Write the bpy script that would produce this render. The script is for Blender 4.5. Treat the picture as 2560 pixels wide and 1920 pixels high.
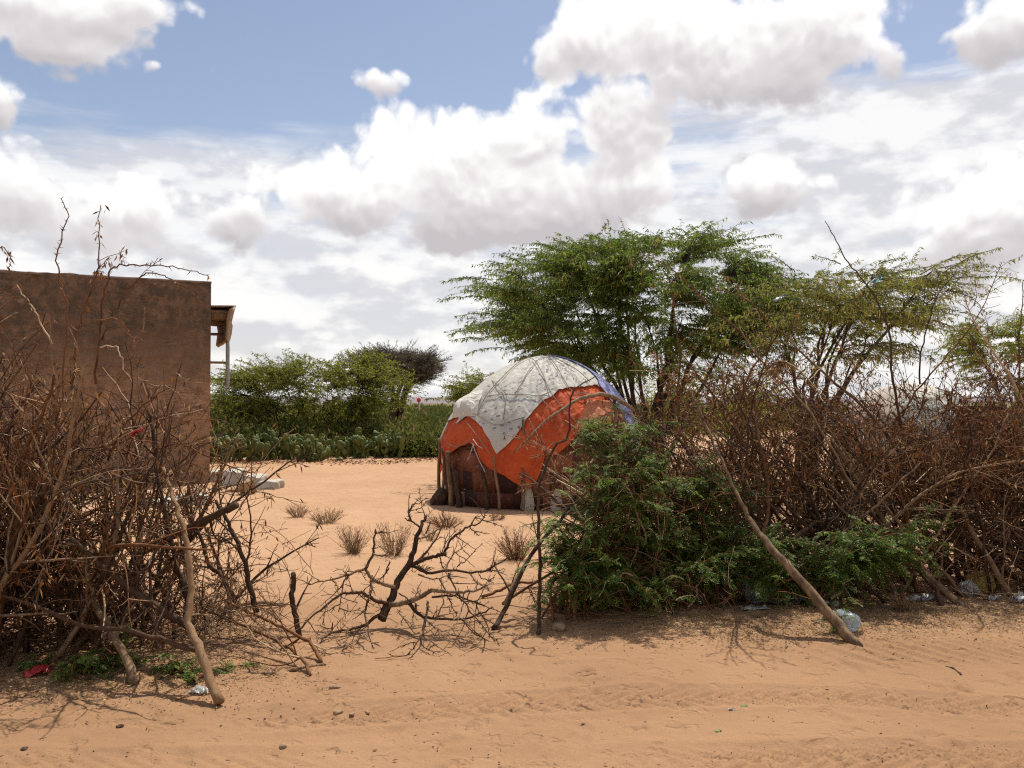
import bpy, bmesh, math, random
import numpy as np
from mathutils import Vector

for _o in list(bpy.data.objects):
    bpy.data.objects.remove(_o)
SC = bpy.context.scene
COL = SC.collection
RAD = math.radians

# ------------------------------------------------------------------ camera
F = 2217.0            # focal length in photo pixels (photo 2560 wide)
CAMH = 1.6
HORIZON = 1012.0
PITCH = math.atan((HORIZON - 960.0) / F)
cam_d = bpy.data.cameras.new('camera')
cam_d.sensor_width = 36.0
cam_d.lens = 36.0 * F / 2560.0
cam_d.clip_start = 0.05
cam_d.clip_end = 6000.0
cam = bpy.data.objects.new('camera', cam_d)
COL.objects.link(cam)
cam.location = (0, 0, CAMH)
cam.rotation_euler = (math.pi / 2 + PITCH, 0, 0)
SC.camera = cam

# ------------------------------------------------------------------ exposure
SC.view_settings.view_transform = 'Standard'
SC.view_settings.look = 'None'
SC.view_settings.gamma = 1.0
SC.view_settings.exposure = 0.2
SC.view_settings.use_curve_mapping = False
SC.cycles.use_denoising = False
SC.cycles.filter_width = 1.2
SC.cycles.max_bounces = 8
SC.cycles.transparent_max_bounces = 12

# ------------------------------------------------------------------ sun
SUN_AZ, SUN_EL = RAD(22), RAD(63)
sdir = Vector((math.sin(SUN_AZ) * math.cos(SUN_EL), math.cos(SUN_AZ) * math.cos(SUN_EL), math.sin(SUN_EL)))
sun_d = bpy.data.lights.new('sun', 'SUN')
sun_d.energy = 4.8
sun_d.angle = RAD(0.6)
sun_d.color = (1.0, 0.93, 0.81)
sun = bpy.data.objects.new('sun', sun_d)
COL.objects.link(sun)
sun.rotation_euler = sdir.to_track_quat('Z', 'Y').to_euler()
sun.location = (0, 0, 60)

# ------------------------------------------------------------------ sky
def pix_dir(px, py):
    c, s = math.cos(PITCH), math.sin(PITCH)
    x, v, f = px - 1280.0, 960.0 - py, F
    d = Vector((x, f * c - v * s, v * c + f * s))
    return d.normalized()

class NT:
    """small helper that chains shader nodes"""
    def __init__(s, tree):
        s.t = tree
    def new(s, typ, **kw):
        n = s.t.nodes.new(typ)
        for k, v in kw.items():
            setattr(n, k, v)
        return n
    def put(s, sock, v):
        if hasattr(v, 'is_linked') or hasattr(v, 'links'):
            s.t.links.new(v, sock)
        else:
            sock.default_value = v
    def m(s, op, a, b=None, c=None, clamp=False):
        n = s.new('ShaderNodeMath', operation=op, use_clamp=clamp)
        s.put(n.inputs[0], a)
        if b is not None: s.put(n.inputs[1], b)
        if c is not None: s.put(n.inputs[2], c)
        return n.outputs[0]
    def v(s, op, a, b=None):
        n = s.new('ShaderNodeVectorMath', operation=op)
        s.put(n.inputs[0], a)
        if b is not None: s.put(n.inputs[1], b)
        return n.outputs['Value'] if op in ('LENGTH', 'DOT_PRODUCT', 'DISTANCE') else n.outputs['Vector']
    def noise(s, vec, scale, detail=4, rough=0.55, dist=0.0, lac=2.0, dims='3D'):
        n = s.new('ShaderNodeTexNoise', noise_dimensions=dims)
        if vec is not None: s.put(n.inputs['Vector'], vec)
        n.inputs['Scale'].default_value = scale
        n.inputs['Detail'].default_value = detail
        n.inputs['Roughness'].default_value = rough
        n.inputs['Distortion'].default_value = dist
        n.inputs['Lacunarity'].default_value = lac
        return n.outputs['Fac']
    def smooth(s, x, lo, hi, a=0.0, b=1.0):
        n = s.new('ShaderNodeMapRange', interpolation_type='SMOOTHSTEP')
        s.put(n.inputs[0], x)
        n.inputs[1].default_value = lo; n.inputs[2].default_value = hi
        n.inputs[3].default_value = a; n.inputs[4].default_value = b
        return n.outputs[0]
    def mix(s, f, a, b):
        n = s.new('ShaderNodeMix', data_type='RGBA')
        s.put(n.inputs[0], f)
        for i, c in ((6, a), (7, b)):
            if isinstance(c, tuple) and len(c) == 3: c = (*c, 1)
            s.put(n.inputs[i], c)
        return n.outputs[2]

world = bpy.data.worlds.new('World')
SC.world = world
world.use_nodes = True
wt = world.node_tree
wt.nodes.clear()
W = NT(wt)
tc = W.new('ShaderNodeTexCoord')
D = tc.outputs['Generated']
sepn = W.new('ShaderNodeSeparateXYZ'); wt.links.new(D, sepn.inputs[0])
az = W.m('ARCTAN2', sepn.outputs[0], sepn.outputs[1])
el = W.m('ARCSINE', sepn.outputs[2])
cmb = W.new('ShaderNodeCombineXYZ')
wt.links.new(az, cmb.inputs[0]); wt.links.new(el, cmb.inputs[1])
P2 = cmb.outputs[0]
sky = W.new('ShaderNodeTexSky', sky_type='NISHITA')
sky.sun_disc = False
sky.sun_elevation = SUN_EL
sky.sun_rotation = SUN_AZ
sky.air_density = 1.0; sky.dust_density = 0.6; sky.ozone_density = 1.6
# cloud banks of the day: centre x, y, half width, half height (photo pixels), weight
CLOUDS = [
    (110, 45, 330, 105, 1.0), (330, 30, 150, 70, .9), (120, 120, 190, 45, .8),
    (383, 160, 40, 26, .62), (945, 200, 70, 40, .55), (-20, 250, 60, 70, .8),
    (1540, 305, 190, 125, 1.0), (1300, 370, 230, 140, 1.0), (1080, 430, 230, 150, 1.0),
    (1500, 470, 260, 130, .95), (880, 500, 260, 110, .85), (1230, 530, 430, 110, 1.0), (1090, 480, 280, 140, 1.0),
    (1480, 110, 180, 120, 1.0), (1720, 110, 340, 175, 1.15), (2020, 100, 260, 150, 1.0),
    (1800, 195, 300, 85, .85), (2210, 130, 90, 80, .7),
    (2500, 70, 160, 90, .9), (2370, 85, 90, 50, .7),
    (60, 500, 200, 120, .95), (310, 560, 190, 120, .9), (600, 540, 170, 80, .55),
    (2520, 540, 240, 150, 1.0), (2420, 600, 170, 80, .8), (1925, 470, 125, 70, .85),
]
def cloud_density(vec, wrp):
    """max of soft ellipses, ragged by noise"""
    dens = None
    tsum = wsum = None
    for (cx, cy, rx, ry, w) in CLOUDS:
        d = pix_dir(cx, cy)
        a0 = math.atan2(d.x, d.y); e0 = math.asin(d.z)
        q = W.v('MULTIPLY', W.v('SUBTRACT', vec, (a0, e0, 0)), (F / rx, F / ry, 0))
        r = W.v('LENGTH', q)
        k = W.m('MULTIPLY', W.m('SUBTRACT', 1.15, r), w)
        dens = k if dens is None else W.m('SMOOTH_MAX', dens, k, 0.12)
        if wrp:
            sp = W.new('ShaderNodeSeparateXYZ'); wt.links.new(q, sp.inputs[0])
            ww = W.m('MAXIMUM', W.m('SUBTRACT', 1.35, r), 0.0)
            ww = W.m('MULTIPLY', ww, ww)
            tt = W.m('MULTIPLY', ww, sp.outputs[1])
            tsum = tt if tsum is None else W.m('ADD', tsum, tt)
            wsum = ww if wsum is None else W.m('ADD', wsum, ww)
    return dens, tsum, wsum
dens, tsum, wsum = cloud_density(P2, True)
height_in_cloud = W.m('DIVIDE', tsum, W.m('ADD', wsum, 0.02))
def puffs(off, det):
    # cauliflower heaps: rounded cells of three sizes, edges stirred by noise
    q = W.v('ADD', PW, off)
    tot = None
    for sc, w in ((11.0, .56), (27.0, .29), (66.0, .15))[:det]:
        v = W.new('ShaderNodeTexVoronoi', voronoi_dimensions='2D', feature='F1'); wt.links.new(q, v.inputs['Vector']); v.inputs['Scale'].default_value = sc
        t = W.m('MULTIPLY', W.m('SUBTRACT', .8, v.outputs['Distance']), w)
        tot = t if tot is None else W.m('ADD', tot, t)
    return tot
wn = W.new('ShaderNodeTexNoise', noise_dimensions='2D'); wt.links.new(P2, wn.inputs['Vector']); wn.inputs['Scale'].default_value = 9.0; wn.inputs['Detail'].default_value = 4
PW = W.v('ADD', P2, W.v('MULTIPLY', W.v('SUBTRACT', wn.outputs['Color'], (.5, .5, .5)), (.050, .040, 0)))
pf0 = puffs((0, 0, 0), 3)
pf1 = puffs((.004, .011, 0), 3)
fb = W.noise(D, 10.0, 6, .60)
big = W.noise(D, 4.0, 2, .5)
d0 = W.m('ADD', dens, W.m('ADD', W.m('MULTIPLY', W.m('SUBTRACT', pf0, .42), 1.25), W.m('MULTIPLY', W.m('SUBTRACT', fb, .5), 1.15)))
# scattered clouds over the remainder of the sky dome
aabs = W.m('ABSOLUTE', az)
outside = W.m('MAXIMUM', W.smooth(aabs, .56, .72), W.smooth(el, .46, .58))
rest = W.m('ADD', W.m('MULTIPLY', W.m('SUBTRACT', W.noise(D, 3.2, 5, .58), .47), 5.0), W.m('MULTIPLY', W.m('SUBTRACT', outside, 1.0), 9.0))
d1 = W.m('MAXIMUM', d0, rest)
mask = W.smooth(d1, .10, .42)
# thin high streaks and the pale veil near the horizon
st = W.new('ShaderNodeMapping'); wt.links.new(P2, st.inputs[0])
st.inputs['Rotation'].default_value = (0, 0, RAD(-6)); st.inputs['Scale'].default_value = (4.0, 26.0, 1)
streak = W.noise(st.outputs[0], 1.0, 5, .6)
veil_h = W.smooth(el, .235, .335, 1.0, 0.0)
veil_r = W.m('MULTIPLY', W.smooth(az, -.05, .22), W.smooth(el, .31, .37, 1.0, 0.0))
veil = W.m('MAXIMUM', W.m('MULTIPLY', veil_h, .95), veil_r)
lowm = W.new('ShaderNodeMapping'); wt.links.new(P2, lowm.inputs[0]); lowm.inputs['Scale'].default_value = (1.0, 2.1, 1)
low = W.noise(lowm.outputs[0], 8.0, 5, .55)
low1 = W.noise(W.v('ADD', lowm.outputs[0], (.004, .035, 0)), 8.0, 3, .55)
lowv = W.smooth(el, .15, .26, 1.0, 0.0)
sm = W.smooth(W.m('ADD', streak, W.m('MULTIPLY', veil, .42)), .58, .92)
sm = W.m('MULTIPLY', sm, W.m('ADD', W.m('MULTIPLY', veil, .8), .12))
sm = W.m('MAXIMUM', sm, W.m('MULTIPLY', lowv, W.smooth(low, .30, .62, .70, 1.0)))
lit = W.m('ADD', W.m('MULTIPLY', height_in_cloud, .95), W.m('MULTIPLY', W.m('SUBTRACT', pf0, pf1), 1.0))
lit = W.m('ADD', lit, W.m('MULTIPLY', W.m('SUBTRACT', big, .5), .55))
lit = W.m('ADD', lit, W.m('MULTIPLY', W.m('SUBTRACT', fb, .5), .15))
thin = W.smooth(d1, .15, .7, .22, 0.0)
lit = W.m('ADD', W.m('ADD', lit, thin), .52, clamp=True)
STR = 0.10
def k(*c):
    return tuple(x / STR for x in c)
cr = W.new('ShaderNodeValToRGB'); wt.links.new(lit, cr.inputs[0])
els = cr.color_ramp.elements
els[0].position = 0.0; els[0].color = (.53, .50, .515, 1)
els[1].position = 1.0; els[1].color = (1.0, .985, .97, 1)
e = els.new(.45); e.color = (.69, .66, .67, 1)
e = els.new(.74); e.color = (.90, .885, .88, 1)
ccol = W.new('ShaderNodeVectorMath', operation='SCALE'); wt.links.new(cr.outputs[0], ccol.inputs[0]); ccol.inputs['Scale'].default_value = 0.97 / STR
lowl = W.m('ADD', W.m('MULTIPLY', W.m('SUBTRACT', low, low1), 3.0), W.m('ADD', low, 0.02))
lc = W.mix(W.smooth(lowl, .22, .80), k(.64, .635, .665), k(.88, .87, .86))
skyt = W.new('ShaderNodeVectorMath', operation='MULTIPLY'); wt.links.new(sky.outputs[0], skyt.inputs[0]); skyt.inputs[1].default_value = (1.24, 1.07, 0.98)
c1 = W.mix(sm, skyt.outputs[0], lc)
c2 = W.mix(mask, c1, ccol.outputs[0])
bg = W.new('ShaderNodeBackground'); wt.links.new(c2, bg.inputs[0]); bg.inputs[1].default_value = STR
wo = W.new('ShaderNodeOutputWorld'); wt.links.new(bg.outputs[0], wo.inputs[0])
world.cycles.sampling_method = 'MANUAL'
world.cycles.sample_map_resolution = 512

# ------------------------------------------------------------------ helpers
def rng_of(seed):
    return np.random.default_rng(seed)

def P(px, py, d):
    """point seen at photo pixel (px, py) at depth d along +Y"""
    c, s = math.cos(PITCH), math.sin(PITCH)
    x, v = px - 1280.0, 960.0 - py
    yy = F * c - v * s
    return np.array((x / yy * d, d, CAMH + (v * c + F * s) / yy * d))

def gd(py):
    """depth at which the flat ground shows at row py"""
    c, s = math.cos(PITCH), math.sin(PITCH)
    v = 960.0 - py
    return -CAMH * (F * c - v * s) / (v * c + F * s)

def G(px, py):
    return P(px, py, gd(py))

# smooth value noise for terrain
_ng = rng_of(5).random((256, 256))
def vnoise(x, y):
    xi = np.floor(x).astype(int); yi = np.floor(y).astype(int)
    fx = x - xi; fy = y - yi
    fx = fx * fx * (3 - 2 * fx); fy = fy * fy * (3 - 2 * fy)
    a = _ng[xi & 255, yi & 255]; b = _ng[(xi + 1) & 255, yi & 255]
    c = _ng[xi & 255, (yi + 1) & 255]; d = _ng[(xi + 1) & 255, (yi + 1) & 255]
    return (a * (1 - fx) + b * fx) * (1 - fy) + (c * (1 - fx) + d * fx) * fy - .5

def gz(x, y):
    """ground height"""
    x = np.asarray(x, float); y = np.asarray(y, float)
    near = np.clip(1 - (y - 3) / 30, 0, 1)
    h = .035 * vnoise(x * .55 + 9, y * .55) * near + .018 * vnoise(x * 1.7, y * 1.7 + 31) * near
    h = h + .07 * np.exp(-((y - 6.6) / .7) ** 2) * np.clip((x - .2) / .8, 0, 1) * (1 - .6 * np.clip((x - 2.2) / 1.5, 0, 1))
    h = h + .06 * np.exp(-((y - 5.9) / .6) ** 2) * np.clip((-1.4 - x) / .6, 0, 1)
    # far land rises a little
    h = h + np.clip((y - 120) / 700, 0, 1) ** 1.5 * 3.0
    return h

def gzf(x, y):
    return float(gz(np.array([x]), np.array([y]))[0])

def mk_mesh(name, verts, faces_list, attr=None, smooth=False):
    """verts (N,3); faces_list: arrays of (M,k); attr: per-vertex float 'rnd'"""
    me = bpy.data.meshes.new(name)
    verts = np.asarray(verts, dtype=np.float32).reshape(-1, 3)
    faces_list = [np.asarray(f, dtype=np.int32) for f in faces_list if len(f)]
    me.vertices.add(len(verts))
    me.vertices.foreach_set('co', verts.ravel())
    tot = sum(f.size for f in faces_list)
    npoly = sum(len(f) for f in faces_list)
    me.loops.add(tot)
    me.loops.foreach_set('vertex_index', np.concatenate([f.ravel() for f in faces_list]))
    me.polygons.add(npoly)
    starts = []; off = 0
    for f in faces_list:
        starts.append(off + np.arange(len(f)) * f.shape[1]); off += f.size
    me.polygons.foreach_set('loop_start', np.concatenate(starts).astype(np.int32))
    if smooth:
        me.polygons.foreach_set('use_smooth', np.ones(npoly, dtype=bool))
    if attr is not None:
        a = me.attributes.new('rnd', 'FLOAT', 'POINT')
        a.data.foreach_set('value', np.asarray(attr, dtype=np.float32).ravel())
    me.update(calc_edges=True)
    me.validate()
    return me

def link(name, me, mat=None, parent=None, kind=None):
    o = bpy.data.objects.new(name, me)
    COL.objects.link(o)
    if mat is not None and me is not None and len(me.materials) == 0:
        me.materials.append(mat)
    if parent is not None:
        o.parent = parent
    if kind:
        o['kind'] = kind
    return o

def tag(o, label, cat, group=None):
    o['label'] = label; o['category'] = cat
    if group: o['group'] = group
    return o

def thing(name, label, cat, loc=(0, 0, 0), group=None):
    o = bpy.data.objects.new(name, None)
    o.empty_display_size = .1
    COL.objects.link(o)
    o.location = tuple(float(v) for v in loc)
    return tag(o, label, cat, group)

def unit(v):
    v = np.asarray(v, float)
    return v / (np.linalg.norm(v) + 1e-12)

def tubes(polys, sides=5, cap=True, org=(0, 0, 0)):
    """polys: list of (pts (n,3), radii (n,), rnd) -> verts, quads, tris, attr"""
    V = []; Q = []; T = []; A = []
    off = 0
    ang = np.arange(sides) * (2 * math.pi / sides)
    ca, sa = np.cos(ang)[None, :, None], np.sin(ang)[None, :, None]
    org = np.asarray(org, float)
    i0 = np.arange(sides); i1 = (i0 + 1) % sides
    for pts, rad, rnd in polys:
        pts = np.asarray(pts, float); rad = np.asarray(rad, float)
        n = len(pts)
        if n < 2: continue
        tg = np.empty_like(pts)
        tg[1:-1] = pts[2:] - pts[:-2]; tg[0] = pts[1] - pts[0]; tg[-1] = pts[-1] - pts[-2]
        tg /= (np.linalg.norm(tg, axis=1, keepdims=True) + 1e-9)
        ref = np.array((0.31, .17, .93)) if abs(tg[n // 2, 2]) < .8 else np.array((.93, .3, .1))
        U = np.cross(tg, ref); U /= (np.linalg.norm(U, axis=1, keepdims=True) + 1e-9)
        Wv = np.cross(tg, U)
        ring = pts[:, None, :] - org + rad[:, None, None] * (ca * U[:, None, :] + sa * Wv[:, None, :])
        V.append(ring.reshape(-1, 3))
        A.append(np.full(n * sides, rnd))
        base = off + np.arange(n - 1)[:, None] * sides
        Q.append(np.stack((base + i0, base + i1, base + sides + i1, base + sides + i0), axis=-1).reshape(-1, 4))
        off += n * sides
        if cap and rad[0] > .004:
            for row, rev in ((0, True), (n - 1, False)):
                V.append((pts[row] - org)[None, :]); A.append(np.array([rnd]))
                b = off - (n * sides if row == 0 and rev else 0)
                start = (off - n * sides) if rev else (off - 1 - sides)
                tri = np.stack((start + i0, start + i1, np.full(sides, off)), axis=-1)
                if rev: tri = tri[:, ::-1]
                T.append(tri)
                off += 1
    V = np.concatenate(V); A = np.concatenate(A)
    return V, (np.concatenate(Q) if Q else []), (np.concatenate(T) if T else []), A

def tube_obj(name, polys, mat, parent=None, sides=5, cap=True, kind=None, org=None, smooth=True):
    if org is None:
        org = (0, 0, 0)
    V, Q, T, A = tubes(polys, sides, cap, org)
    me = mk_mesh(name, V, [Q, T], A, smooth)
    o = link(name, me, mat, parent, kind)
    if parent is None:
        o.location = tuple(float(v) for v in org)
    return o

def smooth_poly(pts, rad, k=4, rng=None, jit=0.0):
    """Catmull-Rom through control points"""
    pts = np.asarray(pts, float); rad = np.asarray(rad, float)
    n = len(pts)
    if n < 3:
        t = np.linspace(0, 1, k + 1)[:, None]
        P_ = pts[0] * (1 - t) + pts[-1] * t
        R_ = rad[0] * (1 - t[:, 0]) + rad[-1] * t[:, 0]
    else:
        ext = np.vstack((2 * pts[0] - pts[1], pts, 2 * pts[-1] - pts[-2]))
        out = []; rr = []
        for i in range(n - 1):
            p0, p1, p2, p3 = ext[i:i + 4]
            for j in range(k):
                t = j / k
                out.append(.5 * ((2 * p1) + (p2 - p0) * t + (2 * p0 - 5 * p1 + 4 * p2 - p3) * t * t + (3 * p1 - p0 - 3 * p2 + p3) * t ** 3))
                rr.append(rad[i] * (1 - t) + rad[i + 1] * t)
        out.append(pts[-1]); rr.append(rad[-1])
        P_ = np.array(out); R_ = np.array(rr)
    if rng is not None and jit > 0:
        P_[1:-1] += rng.normal(0, jit, (len(P_) - 2, 3))
    return P_, R_

def grow(rng, p, d, L, r0, out, lev=0, maxlev=2, seg=.09, wig=.16, zz=.12, dens=(7, 8, 5), bend=(0, 0, 0), ratio=(.28, .55), taper=.75, minr=.0016, ang=(35, 75), zmin=None):
    """a crooked branch with side shoots; appends (pts, radii, level)"""
    n = max(3, int(L / seg))
    st = L / n
    pts = [np.asarray(p, float)]; dirs = []
    d = unit(d)
    side = unit(np.cross(d, rng.normal(0, 1, 3)))
    bend = np.asarray(bend, float)
    for i in range(n):
        d = unit(d + rng.normal(0, wig, 3) + side * zz * (1 if i % 2 else -1) + bend * st)
        q = pts[-1] + d * st
        if zmin is not None and q[2] < zmin:
            q[2] = zmin + .004; d = unit(d * np.array((1, 1, .1)))
        pts.append(q); dirs.append(d)
    pts = np.array(pts)
    rad = np.maximum(r0 * (1 - taper * np.linspace(0, 1, n + 1)), minr)
    out.append((pts, rad, lev))
    if lev < maxlev:
        nc = int(rng.poisson(L * dens[lev]))
        for _ in range(nc):
            t = rng.uniform(.12, .98)
            i = min(int(t * n), n - 1)
            b = dirs[i]
            perp = unit(np.cross(b, rng.normal(0, 1, 3)))
            a = RAD(rng.uniform(*ang))
            dd = b * math.cos(a) + perp * math.sin(a)
            LL = L * rng.uniform(*ratio) * (1 - .45 * t)
            grow(rng, pts[i], dd, max(LL, .05), rad[i] * .62, out, lev + 1, maxlev, seg * .8, wig, zz, dens, bend, ratio, taper, minr, ang, zmin)
    return out

def thorns(rng, polys, per_m=22, ln=(.012, .03), r=.0022):
    out = []
    for pts, rad, _ in polys:
        segl = np.linalg.norm(np.diff(pts, axis=0), axis=1)
        n = rng.poisson(segl.sum() * per_m)
        for _i in range(n):
            i = rng.integers(0, len(pts) - 1); t = rng.random()
            q = pts[i] * (1 - t) + pts[i + 1] * t
            ax = unit(pts[i + 1] - pts[i])
            dd = unit(unit(np.cross(ax, rng.normal(0, 1, 3))) + ax * .4)
            R_ = rad[i]
            l = rng.uniform(*ln)
            out.append((np.array((q, q + dd * (R_ + l))), np.array((r * 1.3, r * .25)), rng.random()))
    return out

def with_rnd(rng, polys):
    return [(a, b, rng.random()) for a, b, _ in polys]

def blades(base, dirs, up, ln, wd, fold=.0):
    """diamond leaves: base (n,3), dirs (n,3), up (n,3) -> verts, quads"""
    n = len(base)
    dirs = dirs / (np.linalg.norm(dirs, axis=1, keepdims=True) + 1e-9)
    s = np.cross(dirs, up); s /= (np.linalg.norm(s, axis=1, keepdims=True) + 1e-9)
    ln = np.broadcast_to(ln, n)[:, None]; wd = np.broadcast_to(wd, n)[:, None]
    nrm = np.cross(s, dirs)
    a = base; c = base + dirs * ln
    m = base + dirs * ln * .45
    b = m + s * wd * .5 + nrm * wd * fold; d_ = m - s * wd * .5 + nrm * wd * fold
    V = np.stack((a, b, c, d_), axis=1).reshape(-1, 3)
    Q = np.arange(n * 4).reshape(-1, 4)
    return V, Q

# ------------------------------------------------------------------ materials
MATS = {}
def bsdf(name):
    m = bpy.data.materials.new(name); m.use_nodes = True
    t = m.node_tree; t.nodes.clear()
    n = NT(t)
    b = n.new('ShaderNodeBsdfPrincipled'); o = n.new('ShaderNodeOutputMaterial')
    t.links.new(b.outputs[0], o.inputs[0])
    MATS[name] = m
    return m, n, b, o

def set_rough(b, r, spec=.3):
    b.inputs['Roughness'].default_value = r
    b.inputs['Specular IOR Level'].default_value = spec

def bump(n, b, h, dist=.01, strength=.6):
    k_ = n.new('ShaderNodeBump')
    n.put(k_.inputs['Height'], h)
    k_.inputs['Distance'].default_value = dist; k_.inputs['Strength'].default_value = strength
    n.t.links.new(k_.outputs[0], b.inputs['Normal'])
    return k_

def obj_coord(n):
    return n.new('ShaderNodeTexCoord').outputs['Object']
def world_pos(n):
    return n.new('ShaderNodeNewGeometry').outputs['Position']

def mat_wood(name, c1, c2, c3=None, scale=30, rough=.85, bmp=.004, hi=None):
    """bark: colour varies from stick to stick (rnd) and along it"""
    m, n, b, o = bsdf(name)
    p = world_pos(n)
    mp = n.new('ShaderNodeMapping'); n.t.links.new(p, mp.inputs[0]); mp.inputs['Scale'].default_value = (1, 1, .35)
    f = n.noise(mp.outputs[0], scale, 5, .65)
    at = n.new('ShaderNodeAttribute'); at.attribute_name = 'rnd'
    r = at.outputs['Fac']
    col = n.mix(n.smooth(f, .35, .68), c1, c2)
    if c3 is not None:
        col = n.mix(n.smooth(r, .45, 1.0), col, n.mix(n.smooth(f, .3, .7), c3, c2))
    if hi is not None:
        col = n.mix(n.smooth(r, .86, .95), col, hi)
    n.t.links.new(col, b.inputs['Base Color'])
    set_rough(b, rough, .25)
    bump(n, b, f, bmp, .8)
    return m

def mat_leaf(name, dark, mid, yellow, thr=.86, trans=.35, var=3.0):
    m, n, b, o = bsdf(name)
    at = n.new('ShaderNodeAttribute'); at.attribute_name = 'rnd'
    r = at.outputs['Fac']
    f = n.noise(world_pos(n), var, 3, .6)
    col = n.mix(n.smooth(n.m('ADD', n.m('MULTIPLY', r, .5), n.m('MULTIPLY', f, .8)), .40, .95), dark, mid)
    col = n.mix(n.smooth(r, thr, thr + .03), col, yellow)
    n.t.links.new(col, b.inputs['Base Color'])
    set_rough(b, .55, .35)
    tr = n.new('ShaderNodeBsdfTranslucent'); n.t.links.new(col, tr.inputs[0])
    mx = n.new('ShaderNodeMixShader'); mx.inputs[0].default_value = trans
    n.t.links.new(b.outputs[0], mx.inputs[1]); n.t.links.new(tr.outputs[0], mx.inputs[2])
    n.t.links.new(mx.outputs[0], o.inputs[0])
    return m

def mat_simple(name, c1, c2=None, scale=8, rough=.8, bmp=0.0, spec=.3, trans=0.0, lo=.35, hi=.68, detail=5, bscale=None):
    m, n, b, o = bsdf(name)
    p = obj_coord(n)
    f = n.noise(p, scale, detail, .6)
    col = n.mix(n.smooth(f, lo, hi), c1, c2 if c2 is not None else tuple(x * .75 for x in c1))
    n.t.links.new(col, b.inputs['Base Color'])
    set_rough(b, rough, spec)
    if bmp:
        bump(n, b, f if bscale is None else n.noise(p, bscale, 6, .65), bmp, .8)
    if trans:
        tr = n.new('ShaderNodeBsdfTranslucent'); n.t.links.new(col, tr.inputs[0])
        mx = n.new('ShaderNodeMixShader'); mx.inputs[0].default_value = trans
        n.t.links.new(b.outputs[0], mx.inputs[1]); n.t.links.new(tr.outputs[0], mx.inputs[2])
        n.t.links.new(mx.outputs[0], o.inputs[0])
    return m

M_POLE = mat_wood('pole_wood', (.095, .057, .032), (.27, .172, .095), (.20, .105, .048), 17, bmp=.010)
M_BRANCH = mat_wood('dark_bark', (.032, .018, .010), (.090, .052, .029), (.070, .032, .016), 34)
M_TWIG = mat_wood('dry_twig', (.080, .033, .013), (.19, .085, .034), (.28, .102, .030), 26, hi=(.54, .39, .24))
M_GREYTWIG = mat_wood('grey_twig', (.14, .085, .048), (.31, .21, .125), (.23, .125, .06), 30)
M_TRUNK = mat_wood('tree_bark', (.035, .024, .018), (.08, .056, .04), None, 14, bmp=.02)
M_DRYLEAF = mat_leaf('dry_leaf', (.080, .030, .010), (.27, .108, .030), (.44, .27, .11), .9, .3, 2.0)
M_TREELEAF = mat_leaf('tree_leaf', (.095, .150, .020), (.215, .290, .040), (.38, .31, .07), .87, .62, 1.3)
M_SPARSELEAF = mat_leaf('sparse_leaf', (.145, .170, .028), (.27, .28, .050), (.40, .31, .09), .80, .62, 1.3)
M_SHRUBLEAF = mat_leaf('shrub_leaf', (.058, .122, .018), (.180, .275, .045), (.22, .23, .06), .96, .42, 5.0)
M_BUSHLEAF = mat_leaf('bush_leaf', (.155, .185, .020), (.30, .315, .038), (.38, .32, .07), .90, .62, .9)
M_GREYCROWN = mat_leaf('thorn_crown', (.090, .070, .048), (.17, .13, .09), (.15, .16, .06), .9, .25, 1.5)

# ------------------------------------------------------------------ ground
def grid_lines(lo, fine_lo, fine_hi, hi, step, growf=1.12):
    a = list(np.arange(fine_lo, fine_hi, step))
    s = step
    x = a[-1]
    while x < hi:
        s = min(s * growf, max(60.0, 0)); x += s; a.append(min(x, hi))
    s = step; x = a[0]; pre = []
    while x > lo:
        s = min(s * growf, 60.0); x -= s; pre.append(max(x, lo))
    return np.array(pre[::-1] + a)

TB_X = np.array([P(x, y, gd(y))[0] for x, y in ((-300, 1850), (0, 1837), (347, 1825), (520, 1802), (810, 1793), (1280, 1760), (1627, 1742), (1917, 1740), (2264, 1754), (2560, 1774), (2900, 1800))])
TB_Y = np.array([gd(y) for y in (1850, 1837, 1825, 1802, 1793, 1760, 1742, 1740, 1754, 1774, 1800)])
def track_b(x): return np.interp(x, TB_X, TB_Y)
def track_a(x): return 4.02 + .03 * np.sin(x * .9) - .012 * np.clip(x - 1, 0, 3) ** 1.5

def ripple(v):
    return np.clip(np.sin(v) * 1.9 - .4, 0, 1)

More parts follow.
